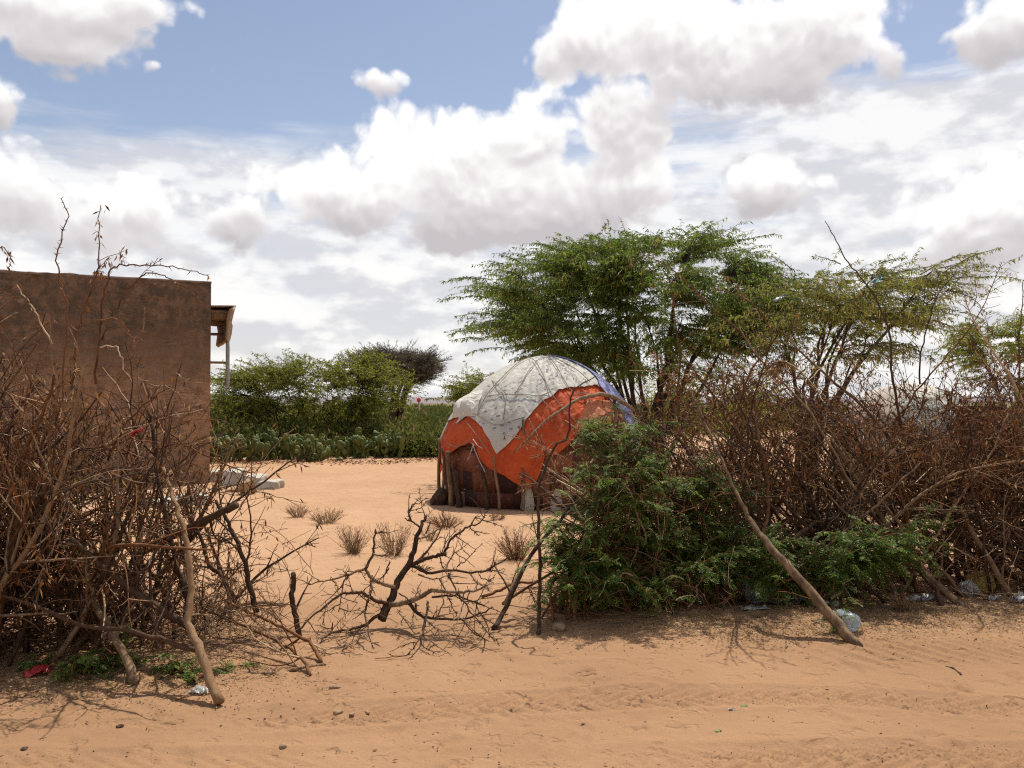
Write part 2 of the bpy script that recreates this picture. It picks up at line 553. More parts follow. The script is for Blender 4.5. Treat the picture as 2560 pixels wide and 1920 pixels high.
def make_ground():
    xs = grid_lines(-1400, -3.6, 4.4, 1400, .0175)
    ys = grid_lines(-6, 3.3, 6.4, 2400, .0175, 1.035)
    X, Y = np.meshgrid(xs, ys)
    Z = gz(X, Y)
    near = (np.clip((Y - 2.8) / .6, 0, 1)) * np.clip((8.5 - Y) / 2, 0, 1)
    for cfun, wdt, amp, sl, ph in ((track_a, .15, .024, 1.0, 0), (track_b, .14, .022, -1.0, 1.3)):
        v = Y - cfun(X)
        inside = np.clip(1 - (np.abs(v) / wdt) ** 6, 0, 1)
        wob = 2.4 * vnoise(X * 1.1 + ph * 7, X * 0 + ph)
        pat = ripple((X * sl + np.abs(v) * 1.5) * (2 * math.pi / .125) + wob)
        keep = np.clip(.62 + 2.2 * vnoise(X * .7 + 3 + ph, Y * .8), 0.08, 1)
        Z = Z + amp * (pat - .35) * inside * keep * near
        Z = Z - .010 * np.clip(1 - (np.abs(v) / (wdt * 1.3)) ** 4, 0, 1) * near
        Z = Z + .010 * np.exp(-((np.abs(v) - wdt * 1.45) / .035) ** 2) * keep * near
    # another, blurred, tyre line beside the right brush fence and random scuffs
    v = Y - (5.75 + .10 * (X - 3.0))
    Z = Z + .016 * (ripple((X + v * .6) * 2 * math.pi / .12 + 5 * vnoise(X * 2, Y * 2)) - .3) * np.clip(1 - (np.abs(v) / .3) ** 4, 0, 1) * np.clip((X - 1.7) / .6, 0, 1)
    sc = np.clip(vnoise(X * 6.5, Y * 9.0 + 17) + .02, 0, 1)
    Z = Z + near * (.040 * sc * np.clip(vnoise(X * .8, Y * .9 + 4) + .35, 0, 1))
    Z = Z + near * .0045 * (vnoise(X * 22, Y * 26) + .6 * vnoise(X * 41, Y * 47))
    # foot and hoof marks
    rf = rng_of(19)
    for _ in range(240):
        fx = rf.uniform(-3.4, 4.2); fy = 3.5 + rf.random() ** 1.3 * 3.4; a = rf.uniform(-.7, .7); sx, sy = rf.uniform(.03, .055), rf.uniform(.06, .12)
        i0, i1 = np.searchsorted(xs, (fx - .35, fx + .35)); j0, j1 = np.searchsorted(ys, (fy - .35, fy + .35))
        dx = X[j0:j1, i0:i1] - fx; dy = Y[j0:j1, i0:i1] - fy
        u = (dx * math.cos(a) + dy * math.sin(a)) / sx; w = (-dx * math.sin(a) + dy * math.cos(a)) / sy
        q = u * u + w * w
        Z[j0:j1, i0:i1] += rf.uniform(.5, 1.0) * (-.014 * np.exp(-q ** 2 * .6) + .006 * np.exp(-(np.sqrt(q) - 1.35) ** 2 * 7))
    n, m = X.shape
    V = np.stack((X, Y, Z), axis=-1).reshape(-1, 3)
    idx = np.arange(n * m).reshape(n, m)
    Q = np.stack((idx[:-1, :-1], idx[:-1, 1:], idx[1:, 1:], idx[1:, :-1]), axis=-1).reshape(-1, 4)
    me = mk_mesh('ground', V, [Q], None, True)
    m_, nn, b, o = bsdf('sand')
    p = world_pos(nn)
    big = nn.noise(p, .55, 4, .6)
    mid = nn.noise(p, 3.2, 5, .65)
    fine = nn.noise(p, 60, 5, .75)
    col = nn.mix(nn.smooth(big, .3, .7), (.43, .225, .105), (.36, .195, .095))
    sep = nn.new('ShaderNodeSeparateXYZ'); nn.t.links.new(p, sep.inputs[0])
    yard = nn.smooth(sep.outputs[1], 6.0, 9.5)                     # sand colour grows paler from the road towards the yard
    col = nn.mix(yard, nn.mix(nn.smooth(big, .3, .7), (.335, .197, .110), (.275, .159, .087)), nn.mix(nn.smooth(big, .3, .7), (.445, .276, .166), (.395, .242, .142)))
    col = nn.mix(nn.m('MULTIPLY', nn.smooth(mid, .42, .78), .38), col, (.30, .165, .085))
    col = nn.mix(nn.m('MULTIPLY', nn.smooth(fine, .56, .80), .5), col, (.20, .105, .055))
    col = nn.mix(nn.m('MULTIPLY', nn.smooth(fine, .44, .25), .45), col, (.54, .33, .17))
    # green-brown land beyond the settlement
    col = nn.mix(nn.smooth(sep.outputs[1], 45, 80), col, (.15, .12, .06))
    nn.t.links.new(col, b.inputs['Base Color'])
    set_rough(b, .95, .12)
    h = nn.m('ADD', nn.m('MULTIPLY', nn.noise(p, 22, 6, .7), .8), nn.m('MULTIPLY', fine, .35))
    h = nn.m('ADD', h, nn.m('MULTIPLY', mid, .8))
    h = nn.m('SUBTRACT', h, nn.m('MULTIPLY', nn.smooth(nn.noise(p, 5.0, 3, .6), .56, .66), 1.1))
    bump(nn, b, h, .022, .55)
    g = link('ground', me, m_, kind='structure')
    return g
make_ground()

def make_ridge():
    r = rng_of(3)
    n = 160
    xs = np.linspace(-1500, 1500, n)
    V = []; 
    hh = 5.5 + 3.5 * vnoise(xs * .006, xs * 0 + 2) * 2 + 1.2 * vnoise(xs * .03, xs * 0 + 7)
    for x, h in zip(xs, hh):
        V += [(x, 900, -2), (x, 960, 3.4 + h * .5), (x, 1040, 3.6 + h), (x, 1200, -2)]
    Q = []
    for i in range(n - 1):
        for j in range(3):
            a = i * 4 + j
            Q.append((a, a + 4, a + 5, a + 1))
    me = mk_mesh('hills', np.array(V), [np.array(Q)], None, True)
    link('hills', me, mat_simple('haze_tinted_hills', (.17, .145, .165), (.22, .19, .20), .02, .95), kind='structure')  # grey-mauve puts the blue haze of distance into the base colour
make_ridge()

# ------------------------------------------------------------------ building
def box_mesh(name, sx, sy, sz, bev=.01, segs=1, jit=0.0, seed=0, sub=0):
    bm = bmesh.new()
    bmesh.ops.create_cube(bm, size=1)
    for v in bm.verts:
        v.co = Vector((v.co.x * sx, v.co.y * sy, (v.co.z + .5) * sz))
    if sub:
        bmesh.ops.subdivide_edges(bm, edges=bm.edges[:], cuts=sub, use_grid_fill=True)
    if bev:
        ed = bm.edges[:] if not sub else [e for e in bm.edges if e.calc_face_angle(0) > .5]
        bmesh.ops.bevel(bm, geom=ed, offset=bev, segments=segs, affect='EDGES', profile=.6)
    if jit:
        r = random.Random(seed)
        for v in bm.verts:
            v.co += Vector((r.uniform(-1, 1), r.uniform(-1, 1), r.uniform(-1, 1))) * jit
    me = bpy.data.meshes.new(name); bm.to_mesh(me); bm.free()
    return me

def mat_mud():
    m, n, b, o = bsdf('mud_plaster')
    p = obj_coord(n)
    sep = n.new('ShaderNodeSeparateXYZ'); n.t.links.new(p, sep.inputs[0])
    big = n.noise(p, .9, 4, .6); mid = n.noise(p, 4.5, 6, .7); fine = n.noise(p, 26, 5, .7)
    col = n.mix(n.smooth(n.m('ADD', n.m('MULTIPLY', mid, .5), n.m('MULTIPLY', n.noise(p, 1.8, 5, .7), .5)), .38, .62), (.18, .104, .064), (.42, .250, .150))
    col = n.mix(n.m('MULTIPLY', n.smooth(fine, .5, .8), .6), col, (.15, .085, .055))
    # rain-washed dark crust from the parapet down, ragged edge
    hgt = n.m('ADD', sep.outputs[2], n.m('MULTIPLY', n.m('SUBTRACT', big, .5), 2.6))
    crust = n.m('MULTIPLY', n.smooth(hgt, 1.6, 3.2), n.smooth(mid, .28, .60))
    col = n.mix(n.m('MULTIPLY', crust, .92), col, (.085, .062, .044))
    pale = n.m('MULTIPLY', n.smooth(n.noise(p, 2.4, 5, .7), .60, .72), n.smooth(hgt, 2.2, 3.6))
    col = n.mix(n.m('MULTIPLY', pale, .6), col, (.36, .25, .16))
    cm = n.new('ShaderNodeMapping'); n.t.links.new(p, cm.inputs[0]); cm.inputs['Scale'].default_value = (.55, .55, 3.2)
    ck = n.noise(cm.outputs[0], 2.2, 6, .62)
    crack = n.smooth(n.m('ABSOLUTE', n.m('SUBTRACT', ck, .5)), .004, .016, 1.0, 0.0)
    crack = n.m('MULTIPLY', crack, n.smooth(n.noise(p, 1.1, 2, .5), .48, .60))
    col = n.mix(n.m('MULTIPLY', crack, .75), col, (.06, .04, .03))
    foot = n.smooth(n.m('ADD', sep.outputs[2], n.m('MULTIPLY', mid, .9)), .45, 1.0, 1.0, 0.0)
    col = n.mix(n.m('MULTIPLY', foot, .55), col, (.40, .25, .15))
    n.t.links.new(col, b.inputs['Base Color'])
    set_rough(b, .95, .1)
    mp = n.new('ShaderNodeMapping'); n.t.links.new(p, mp.inputs[0]); mp.inputs['Scale'].default_value = (.7, .7, 1.5)
    h = n.m('ADD', n.m('MULTIPLY', n.noise(mp.outputs[0], 5, 4, .62), 1.0), n.m('MULTIPLY', fine, .08))
    bump(n, b, h, .14, .9)
    return m

BW, BD, BH = 7.0, 6.0, 4.13
def make_building():
    corner = P(524, 1208, gd(1208)); corner[2] = 0
    rot = math.atan2(.402, .916)
    root = thing('mud_house', 'flat topped brown mud plastered house with dark weather stains', 'house', corner)
    root.rotation_euler = (0, 0, rot)
    # local frame: front face along -x from the corner, depth along +y
    nx, nz, ny = 70, 44, 30
    r = rng_of(11)
    V = []; Q = []
    def face(o, u, v, nu, nv, nrm):
        off = sum(len(a) for a in V)
        uu, vv = np.meshgrid(np.linspace(0, 1, nu), np.linspace(0, 1, nv))
        pts = np.asarray(o)[None, None] + uu[..., None] * np.asarray(u) + vv[..., None] * np.asarray(v)
        pp = pts.reshape(-1, 3)
        e = np.minimum(np.minimum(uu, 1 - uu), np.minimum(vv, 1 - vv)).ravel()
        disp = .05 * vnoise(pp[:, 0] * 1.3 + pp[:, 1] + 40, pp[:, 2] * 1.3 + 40) + .03 * vnoise(pp[:, 0] * 5 + pp[:, 1] * 5 + 90, pp[:, 2] * 5 + 9)
        disp = disp * np.clip(e * 30, 0, 1)
        pp = pp + np.asarray(nrm)[None] * disp[:, None]
        V.append(pp)
        i = np.arange(nu * nv).reshape(nv, nu) + off
        Q.append(np.stack((i[:-1, :-1], i[:-1, 1:], i[1:, 1:], i[1:, :-1]), axis=-1).reshape(-1, 4))
    face((-BW, 0, -.1), (BW, 0, 0), (0, 0, BH + .1), nx, nz, (0, -1, 0))
    face((0, 0, -.1), (0, BD, 0), (0, 0, BH + .1), ny, nz, (1, 0, 0))
    face((0, BD, -.1), (-BW, 0, 0), (0, 0, BH + .1), 20, 12, (0, 1, 0))
    face((-BW, BD, -.1), (0, -BD, 0), (0, 0, BH + .1), 20, 12, (-1, 0, 0))
    face((-BW, 0, BH), (BW, 0, 0), (0, BD, 0), 30, 20, (0, 0, 0))
    me = mk_mesh('wall', np.concatenate(V), [np.concatenate(Q)], None, False)
    link('wall', me, mat_mud(), root)
    # thin uneven parapet coping
    nc = 90; V = []; Q = []
    for i in range(nc):
        x = -BW / 2 - .0 + (i / (nc - 1) - .5) * (BW + .02)
        t_ = .022 + .05 * float(vnoise(np.array([x * 1.7 + 60]), np.array([3.0]))[0]) + .035 * float(vnoise(np.array([x * 7 + 60]), np.array([9.0]))[0])
        f_ = -.012 + .03 * float(vnoise(np.array([x * 4 + 20]), np.array([5.0]))[0])
        V += [(x + BW / 2, f_ - .1, -.03), (x + BW / 2, f_ - .095, max(t_, .004) * .7), (x + BW / 2, -.06, max(t_, .004)), (x + BW / 2, .1, max(t_, .004) * .9), (x + BW / 2, .1, -.03)]
    for i in range(nc - 1):
        for j in range(4):
            a_ = i * 5 + j; Q.append((a_, a_ + 5, a_ + 6, a_ + 1))
    cp = mk_mesh('coping', np.array(V), [np.array(Q)])
    c = link('coping', cp, mat_simple('coping_mud', (.22, .14, .095), (.15, .095, .065), 6, .95, .01), root)
    c.location = (-BW / 2, .10, BH - .012)
    # bracketed roof edge on the far side wall
    wood = mat_simple('awning_wood', (.30, .19, .11), (.20, .12, .07), 9, .85, .006)
    tin = mat_simple('rusty_tin', (.46, .37, .27), (.36, .22, .12), 5, .6, .006)
    beams = [(.28, .9, 3.58, .54, .06, .05), (.24, 1.35, 3.36, .46, .07, .06), (.20, 1.6, 3.14, .38, .06, .06)]
    for x, y, z, l, w, h in beams:
        bo = link('beam', box_mesh('beam', l, w, h, .006), wood, root); bo.location = (x, y, z)
    # sheet lying on the beams
    sh = link('roof_sheet', box_mesh('roof_sheet', .56, 2.2, .02, .003, 1, .004, 2, 3), tin, root)
    sh.location = (.295, 1.79, 3.705); sh.rotation_euler = (0, RAD(-2), 0)
    # rolled gutter sheet hanging at the outer edge, with boards behind it
    def prism(name, prof, y0, y1, mat, ny=8, jit=.006):
        n_ = len(prof); V = []; Q = []
        for j in range(ny):
            y = y0 + (y1 - y0) * j / (ny - 1)
            for i, (x, z) in enumerate(prof):
                V.append((x * .84 + jit * math.sin(j * 2.3 + i * 1.7), y, z + jit * math.cos(j * 1.9 + i * 2.1)))
        for j in range(ny - 1):
            for i in range(n_):
                Q.append((j * n_ + i, j * n_ + (i + 1) % n_, (j + 1) * n_ + (i + 1) % n_, (j + 1) * n_ + i))
        caps = np.array([list(range(n_))[::-1]]); caps2 = np.array([[(ny - 1) * n_ + i for i in range(n_)]])
        return link(name, mk_mesh(name, np.array(V), [np.array(Q), caps, caps2]), mat, root)
    prism('gutter_sheet', [(.69, 3.735), (.66, 3.69), (.62, 3.52), (.585, 3.36), (.60, 3.30), (.575, 3.12), (.55, 2.98), (.50, 2.96), (.44, 3.00), (.45, 3.14), (.47, 3.34), (.46, 3.44), (.50, 3.60), (.52, 3.66)], .70, 2.9, tin)
    prism('board_panel', [(.02, 3.64), (.50, 3.655), (.47, 3.44), (.02, 3.46)], .9, 2.8, wood, 5)
    pipe = tube_obj('downpipe', [smooth_poly([(.42, .82, 3.02), (.42, .82, 2.4), (.415, .82, 1.97)], [.042, .042, .042], 3) + (.5,)], mat_simple('grey_pipe', (.36, .35, .34), (.27, .26, .25), 12, .5), root, 10)
    br = link('pipe_bracket', box_mesh('pipe_bracket', .42, .05, .05, .005), wood, pipe); br.location = (.205, .82, 2.48)
    return root
make_building()

# masonry blocks by the house corner
def lump_block(name, sx, sy, sz, seed, mat, dome=.02):
    me = box_mesh(name, sx, sy, sz, .02, 2, 0, seed, 6)
    r = random.Random(seed)
    for v in me.vertices:
        v.co.z += dome * (1 - (2 * v.co.x / sx) ** 2) * (1 if v.co.z > sz * .6 else 0)
        nn_ = float(vnoise(np.array([v.co.x * 7 + seed * 3]), np.array([v.co.y * 7 + v.co.z * 9]))[0])
        n2_ = float(vnoise(np.array([v.co.x * 16 + v.co.z * 11 + seed]), np.array([v.co.y * 16 + 5]))[0])
        v.co += Vector((nn_ * .07 + n2_ * .025, nn_ * .05, nn_ * .05 + n2_ * .03))
    for p_ in me.polygons: p_.use_smooth = True
    return link(name, me, mat)
M_CEM = mat_simple('pale_cement', (.48, .46, .40), (.36, .33, .27), 5, .9, .012)
M_EARTHBLK = mat_simple('earth_block', (.36, .24, .14), (.27, .17, .095), 7, .95, .015)
for i, (px, py, w, d, h, rz, mt, lab) in enumerate([
    (573, 1214, .42, .5, .30, .1, M_CEM, 'tallest pale cement block at the corner of the mud house'),
    (624, 1219, .42, .5, .23, .05, M_CEM, 'middle pale cement block in the row beside the mud house'),
    (669, 1224, .36, .42, .16, -.05, M_CEM, 'lowest pale cement block at the outer end of the row'),
    (532, 1205, .30, .4, .22, .3, M_CEM, 'pale cement block half hidden against the mud house foot'),
    (617, 1236, .24, .2, .27, .7, M_EARTHBLK, 'tan earth block tipped over in front of the cement blocks'),
    (582, 1231, .32, .25, .06, .2, M_EARTHBLK, 'flat tan slab lying in front of the cement blocks'),
    (470, 1262, .5, .3, .16, .2, M_CEM, 'pale rubble block seen through the end of the brush fence'),
    (392, 1268, .45, .3, .13, -.2, M_CEM, 'low pale rubble block seen through the brush fence'),
]):
    o = lump_block('cement_block' if mt is M_CEM else 'earth_block', w, d, h, i + 3, mt)
    g = G(px, py)
    o.location = (g[0], g[1] + d / 2, gzf(g[0], g[1]) - .02)
    o.rotation_euler = (0.25 if 'tipped' in lab else 0, -.35 if 'tipped' in lab else 0, rz)
    tag(o, lab, 'block')

# ------------------------------------------------------------------ dome hut
HC = np.array((.44, 15.05)); HR = 1.62; HT = 2.36; HZ0 = .80
def hut_r(z):
    z = np.asarray(z, float)
    t = np.clip((z - HZ0) / (HT - HZ0), 0, 1)
    return np.where(z < HZ0, HR * (.965 + .035 * np.clip(z, 0, HZ0) / HZ0), HR * np.clip(1 - t ** 1.75, 0, 1) ** .60)
def hut_c(z):
    t = np.clip((np.asarray(z, float) - HZ0) / (HT - HZ0), 0, 1)
    return HC[0] + .13 * t
def hut_pt(th, z, off=0.0):
    th = np.asarray(th, float); z = np.asarray(z, float)
    e = 1e-3
    r = hut_r(z); dr = (hut_r(np.minimum(z + e, HT)) - hut_r(z - e)) / (np.minimum(z + e, HT) - z + e)
    dr = np.clip(dr, -30, 0)
    nl = np.sqrt(1 + dr * dr)
    rr = r + off / nl
    return np.stack((hut_c(z) + rr * np.sin(th), HC[1] - rr * np.cos(th), z + off * (-dr) / nl), axis=-1)
def hut_hit(px, py, off=0.0):
    """theta, z where the sight line to a photo pixel meets the dome"""
    best = None
    for d in np.arange(12.6, 15.6, .01):
        q = P(px, py, d)
        if q[2] > HT + off: continue
        if math.hypot(q[0] - float(hut_c(q[2])), q[1] - HC[1]) <= float(hut_r(q[2])) + off:
            best = q; break
    if best is None:
        # just outside the outline: take the closest approach
        ds = np.arange(13.0, 15.6, .02)
        qs = np.array([P(px, py, d) for d in ds])
        gap = np.hypot(qs[:, 0] - hut_c(qs[:, 2]), qs[:, 1] - HC[1]) - hut_r(qs[:, 2])
        best = qs[np.argmin(gap)]
    return math.atan2(best[0] - float(hut_c(best[2])), HC[1] - best[1]), min(float(best[2]), HT - .01)

def mat_tarp(name, c1, c2, rough=.5, trans=.18, dirt=(.4, .3, .2), folds=9, dirty=.35, bd=.11):
    m, n, b, o = bsdf(name)
    p = obj_coord(n)
    f = n.noise(p, 2.2, 5, .65); g = n.noise(p, 11, 5, .65)
    col = n.mix(n.smooth(f, .3, .7), c1, c2)
    col = n.mix(n.m('MULTIPLY', n.smooth(g, .5, .75), dirty), col, dirt)
    n.t.links.new(col, b.inputs['Base Color'])
    set_rough(b, rough + .2, .22)
    mp = n.new('ShaderNodeMapping'); n.t.links.new(p, mp.inputs[0]); mp.inputs['Rotation'].default_value = (0, .5, .3); mp.inputs['Scale'].default_value = (1.6, 1.6, .55)
    h = n.noise(mp.outputs[0], folds, 3, .45, .8)
    bump(n, b, h, bd, .7)
    tr = n.new('ShaderNodeBsdfTranslucent'); n.t.links.new(col, tr.inputs[0])
    mx = n.new('ShaderNodeMixShader'); mx.inputs[0].default_value = trans
    n.t.links.new(b.outputs[0], mx.inputs[1]); n.t.links.new(tr.outputs[0], mx.inputs[2])
    n.t.links.new(mx.outputs[0], o.inputs[0])
    return m

def mat_rust(name, c1, c2, c3, sc=5):
    m, n, b, o = bsdf(name)
    p = world_pos(n)
    oi = n.new('ShaderNodeObjectInfo')
    f = n.noise(p, sc, 6, .7); g = n.noise(p, sc * 3.2, 5, .65)
    col = n.mix(n.smooth(f, .36, .64), c1, c2)
    col = n.mix(n.smooth(g, .54, .68), col, c3)
    hs = n.new('ShaderNodeHueSaturation'); n.t.links.new(col, hs.inputs['Color'])
    n.put(hs.inputs['Value'], n.m('ADD', n.m('MULTIPLY', oi.outputs['Random'], .6), .5))
    n.t.links.new(hs.outputs[0], b.inputs['Base Color'])
    set_rough(b, .75, .3)
    bump(n, b, n.m('ADD', f, g), .02, .6)
    return m

def fold_noise(th, z, seed):
    """tension folds in a sheet pulled down over a dome"""
    a = vnoise(th * 9 + seed * 3.1, z * 1.6 + seed)
    b = vnoise(th * 22 + z * 5 + seed, z * 3.0 + seed * 2.2)
    return a * .6 + b * .4

def shell(name, th0, th1, zlo, zhi, off, mat, parent, nth=110, nz=30, fold=.03, seed=1, crz=0.0):
    """sheet between boundary functions zlo(theta), zhi(theta)"""
    th = np.linspace(th0, th1, nth)
    lo = np.array([zlo(t) for t in th]); hi = np.array([zhi(t) for t in th])
    s = np.linspace(0, 1, nz)
    TH = np.repeat(th[None, :], nz, 0)
    Z = lo[None] * (1 - s[:, None]) + hi[None] * s[:, None]
    Z = np.minimum(Z, HT - .002)
    amp = fold * (1 - .75 * np.clip((Z - .9) / (HT - .9), 0, 1))
    crease = np.clip(1 - 5.5 * np.abs(vnoise(TH * 7 + Z * 4 + 3, Z * 2.2 - TH * 3 + 8)), 0, 1) + .7 * np.clip(1 - 6 * np.abs(vnoise(TH * 15 - Z * 9, Z * 4 + TH * 2 + 21)), 0, 1)
    OFF = off + amp * (fold_noise(TH, Z, 2) + .3) + .012 * fold_noise(TH * 2, Z * 2, seed) + crz * crease
    pts = hut_pt(TH, Z, OFF).reshape(-1, 3)
    i = np.arange(nth * nz).reshape(nz, nth)
    Q = np.stack((i[:-1, :-1], i[:-1, 1:], i[1:, 1:], i[1:, :-1]), axis=-1).reshape(-1, 4)
    me = mk_mesh(name, pts - HUT_O, [Q], None, True)
    return link(name, me, mat, parent)

HUT_O = np.array((HC[0], HC[1], 0.0))
def interp_hits(pxs, off=0.0):
    h = sorted(hut_hit(x, y, off) for x, y in pxs)
    t = np.array([a for a, _ in h]); z = np.array([b for _, b in h])
    return lambda th: float(np.interp(th, t, z))

hut = thing('dome_hut', 'dome shaped hut covered with grey and orange tarpaulins over rusty metal sheets', 'hut', HUT_O)
M_GREYTARP = mat_tarp('grey_tarp', (.56, .54, .475), (.46, .45, .41), .45, .10, (.42, .38, .30), 5, .35, .035)
M_ORANGE = mat_tarp('orange_tarp', (.70, .120, .032), (.54, .080, .025), .45, .28, (.74, .28, .13), 5, .35, .05)
M_BLUE = mat_tarp('blue_cloth', (.27, .36, .62), (.36, .33, .58), .6, .2, (.36, .25, .52), 8, .5)
M_WHITE = mat_tarp('white_sheet', (.66, .64, .58), (.58, .55, .49), .5, .12, (.45, .40, .33), 6, .3)
M_FADED = mat_tarp('faded_orange_tarp', (.55, .26, .15), (.62, .22, .10), .55, .25, (.55, .35, .25), 9, .4)
# inner lining (woven mats)
shell('mat_wall', -math.pi, math.pi, lambda t: -.02, lambda t: 1.9, -.06, mat_simple('woven_mat', (.12, .055, .035), (.07, .035, .025), 9, .95, .02), hut, 90, 20, .02, 4)
o_lo = interp_hits([(1098, 1190), (1104, 1168), (1118, 1140), (1150, 1124), (1178, 1108), (1196, 1118), (1208, 1150), (1225, 1168), (1262, 1188), (1300, 1212), (1318, 1222), (1336, 1212), (1352, 1178), (1362, 1140), (1390, 1137), (1412, 1118), (1440, 1090), (1480, 1068), (1540, 1056), (1570, 1060)])
ORANGE_O = shell('orange_tarp', -2.9, 1.9, lambda t: o_lo(t) if t > -1.5 else max(o_lo(-1.5), .6 + .2 * math.sin(t * 3)), lambda t: 2.1, .026, M_ORANGE, hut, 320, 70, .10, 2, .009)
g_lo = interp_hits([(1120, 1066), (1136, 1056), (1150, 1068), (1163, 1044), (1180, 1046), (1196, 1056), (1212, 1072), (1232, 1104), (1247, 1136), (1262, 1122), (1290, 1098), (1318, 1056), (1335, 1034), (1352, 1014), (1375, 1000), (1392, 985), (1420, 977), (1450, 975), (1480, 970), (1510, 985)])
GREY_O = shell('grey_tarp', -3.14, 1.3, lambda t: g_lo(t) if t > -1.45 else g_lo(-1.45) - .25 + .1 * math.sin(t * 5), lambda t: HT, .058, M_GREYTARP, hut, 240, 60, .10, 7, .006)
bt = sorted((hut_hit(x, y)[::-1] for x, y in ((1436, 906), (1460, 932), (1487, 970), (1512, 1008), (1538, 1040), (1552, 1066), (1560, 1100))))
bz = np.array([a for a, _ in bt]); bth = np.array([b for _, b in bt])
def blue_sheet():
    nz, nth = 40, 50
    z = np.linspace(.72, HT, nz); lo = np.interp(z, bz, bth)
    s = np.linspace(0, 1, nth)
    TH = lo[:, None] * (1 - s) + 2.9 * s
    Z = np.minimum(np.repeat(z[:, None], nth, 1), HT - .002)
    OFF = .090 + .10 * (fold_noise(TH, Z, 2) + .3) * (1 - .75 * np.clip((Z - .9) / (HT - .9), 0, 1)) + .015 * fold_noise(TH * 2, Z * 2, 5)
    pts = hut_pt(TH, Z, OFF).reshape(-1, 3) - HUT_O
    i = np.arange(nth * nz).reshape(nz, nth)
    Q = np.stack((i[:-1, :-1], i[:-1, 1:], i[1:, 1:], i[1:, :-1]), axis=-1).reshape(-1, 4)
    link('blue_cloth', mk_mesh('blue_cloth', pts, [Q], None, True), M_BLUE, hut)
blue_sheet()
def patch(name, corners, off, mat, nu=26, nv=18, fold=.05, seed=3, bulge=.03, parent=None):
    """cloth spanned between four photo corners on the dome: tl, tr, br, bl"""
    c = [hut_hit(x, y, off) for x, y in corners]
    u, v = np.meshgrid(np.linspace(0, 1, nu), np.linspace(0, 1, nv))
    TH = (c[0][0] * (1 - u) + c[1][0] * u) * (1 - v) + (c[3][0] * (1 - u) + c[2][0] * u) * v
    Z = (c[0][1] * (1 - u) + c[1][1] * u) * (1 - v) + (c[3][1] * (1 - u) + c[2][1] * u) * v
    Z = np.minimum(Z, HT - .003)
    OFF = off + bulge * np.sin(u * math.pi) * np.sin(v * math.pi) + fold * (vnoise(u * 9 + seed, v * 1.5 + seed) + .3) * np.sin(v * math.pi * .9 + .15)
    pts = hut_pt(TH, Z, OFF).reshape(-1, 3) - HUT_O
    i = np.arange(nu * nv).reshape(nv, nu)
    Q = np.stack((i[:-1, :-1], i[:-1, 1:], i[1:, 1:], i[1:, :-1]), axis=-1).reshape(-1, 4)
    return link(name, mk_mesh(name, pts, [Q], None, True), mat, parent or hut)
patch('white_sheet', [(1165, 996), (1212, 982), (1196, 1046), (1128, 1052)], .085, M_WHITE, 40, 26, .085, 3, .06)
patch('faded_patch', [(1470, 1008), (1542, 1012), (1546, 1054), (1428, 1082)], .100, M_FADED, 26, 20, .02, 6, .02)
# printed marks on the grey tarpaulin: short dark dashes in slanted rows
def print_marks():
    r = rng_of(77); V = []; Q = []
    for row in range(9):
        for kx in range(17):
            px = 1185 + kx * 18 + row * 6 + r.normal(0, 2.5); py = 935 + row * 19 - kx * 7.2 + 52 + r.normal(0, 2)
            if r.random() < .30 or py < 912: continue
            th, z = hut_hit(px, py, .09)
            if z < g_lo(th) + .05 or z > HT - .06: continue
            if th > float(np.interp(z, bz, bth)) - .08 or (px < 1205 and py > 975): continue
            w, h_ = r.uniform(.014, .032), r.uniform(.009, .018)
            c = hut_pt(th, z, .105); t1 = hut_pt(th + .02, z + .006, .105) - c; t2 = hut_pt(th, z + .02, .105) - c
            t1 = unit(t1); t2 = unit(t2)
            b = len(V)
            V += [c - t1 * w - t2 * h_ - HUT_O, c + t1 * w - t2 * h_ - HUT_O, c + t1 * w + t2 * h_ - HUT_O, c - t1 * w + t2 * h_ - HUT_O]
            Q.append((b, b + 1, b + 2, b + 3))
    link('printed_marks', mk_mesh('printed_marks', np.array(V), [np.array(Q)]), mat_simple('print_ink', (.14, .15, .18), (.2, .2, .23), 20, .7), GREY_O, 'stuff')
print_marks()
# ropes over the dome
M_ROPE = mat_simple('rope', (.20, .16, .125), (.28, .23, .18), 40, .9)
ropes = [
    [(1312, 908), (1332, 914), (1350, 936), (1366, 968), (1380, 996), (1408, 1030), (1440, 1062)],
    [(1215, 1001), (1250, 997), (1285, 997), (1320, 998), (1348, 1000), (1378, 990)],
    [(1193, 1044), (1204, 1018), (1222, 988), (1256, 952), (1290, 920), (1318, 906)],
    [(1370, 902), (1390, 925), (1408, 955), (1424, 982)],
    [(1346, 1000), (1372, 1026), (1396, 1052)],
    [(1150, 1036), (1190, 1044), (1236, 1068), (1270, 1062), (1312, 1050)],
    [(1225, 962), (1245, 978), (1265, 996)],
    [(1375, 901), (1410, 918), (1450, 940), (1478, 966)],
    [(1322, 1054), (1330, 1072), (1336, 1092)],
    [(1424, 982), (1440, 992), (1475, 992)],
    [(1118, 1110), (1140, 1120), (1165, 1110), (1180, 1100)],
    [(1163, 1060), (1185, 1085), (1210, 1115), (1225, 1135)],
    [(1265, 996), (1262, 1030), (1258, 1058)],
    [(1160, 1000), (1150, 1020), (1146, 1040)],
    [(1345, 912), (1320, 940), (1300, 975), (1285, 997)],
]
for rp in ropes:
    pts = np.array([hut_pt(*hut_hit(x, y, .10), .105) for x, y in rp]) - HUT_O
    pp, rr = smooth_poly(pts, [.0065] * len(pts), 4)
    tube_obj('rope', [(pp, rr, .5)], M_ROPE, hut, 5)
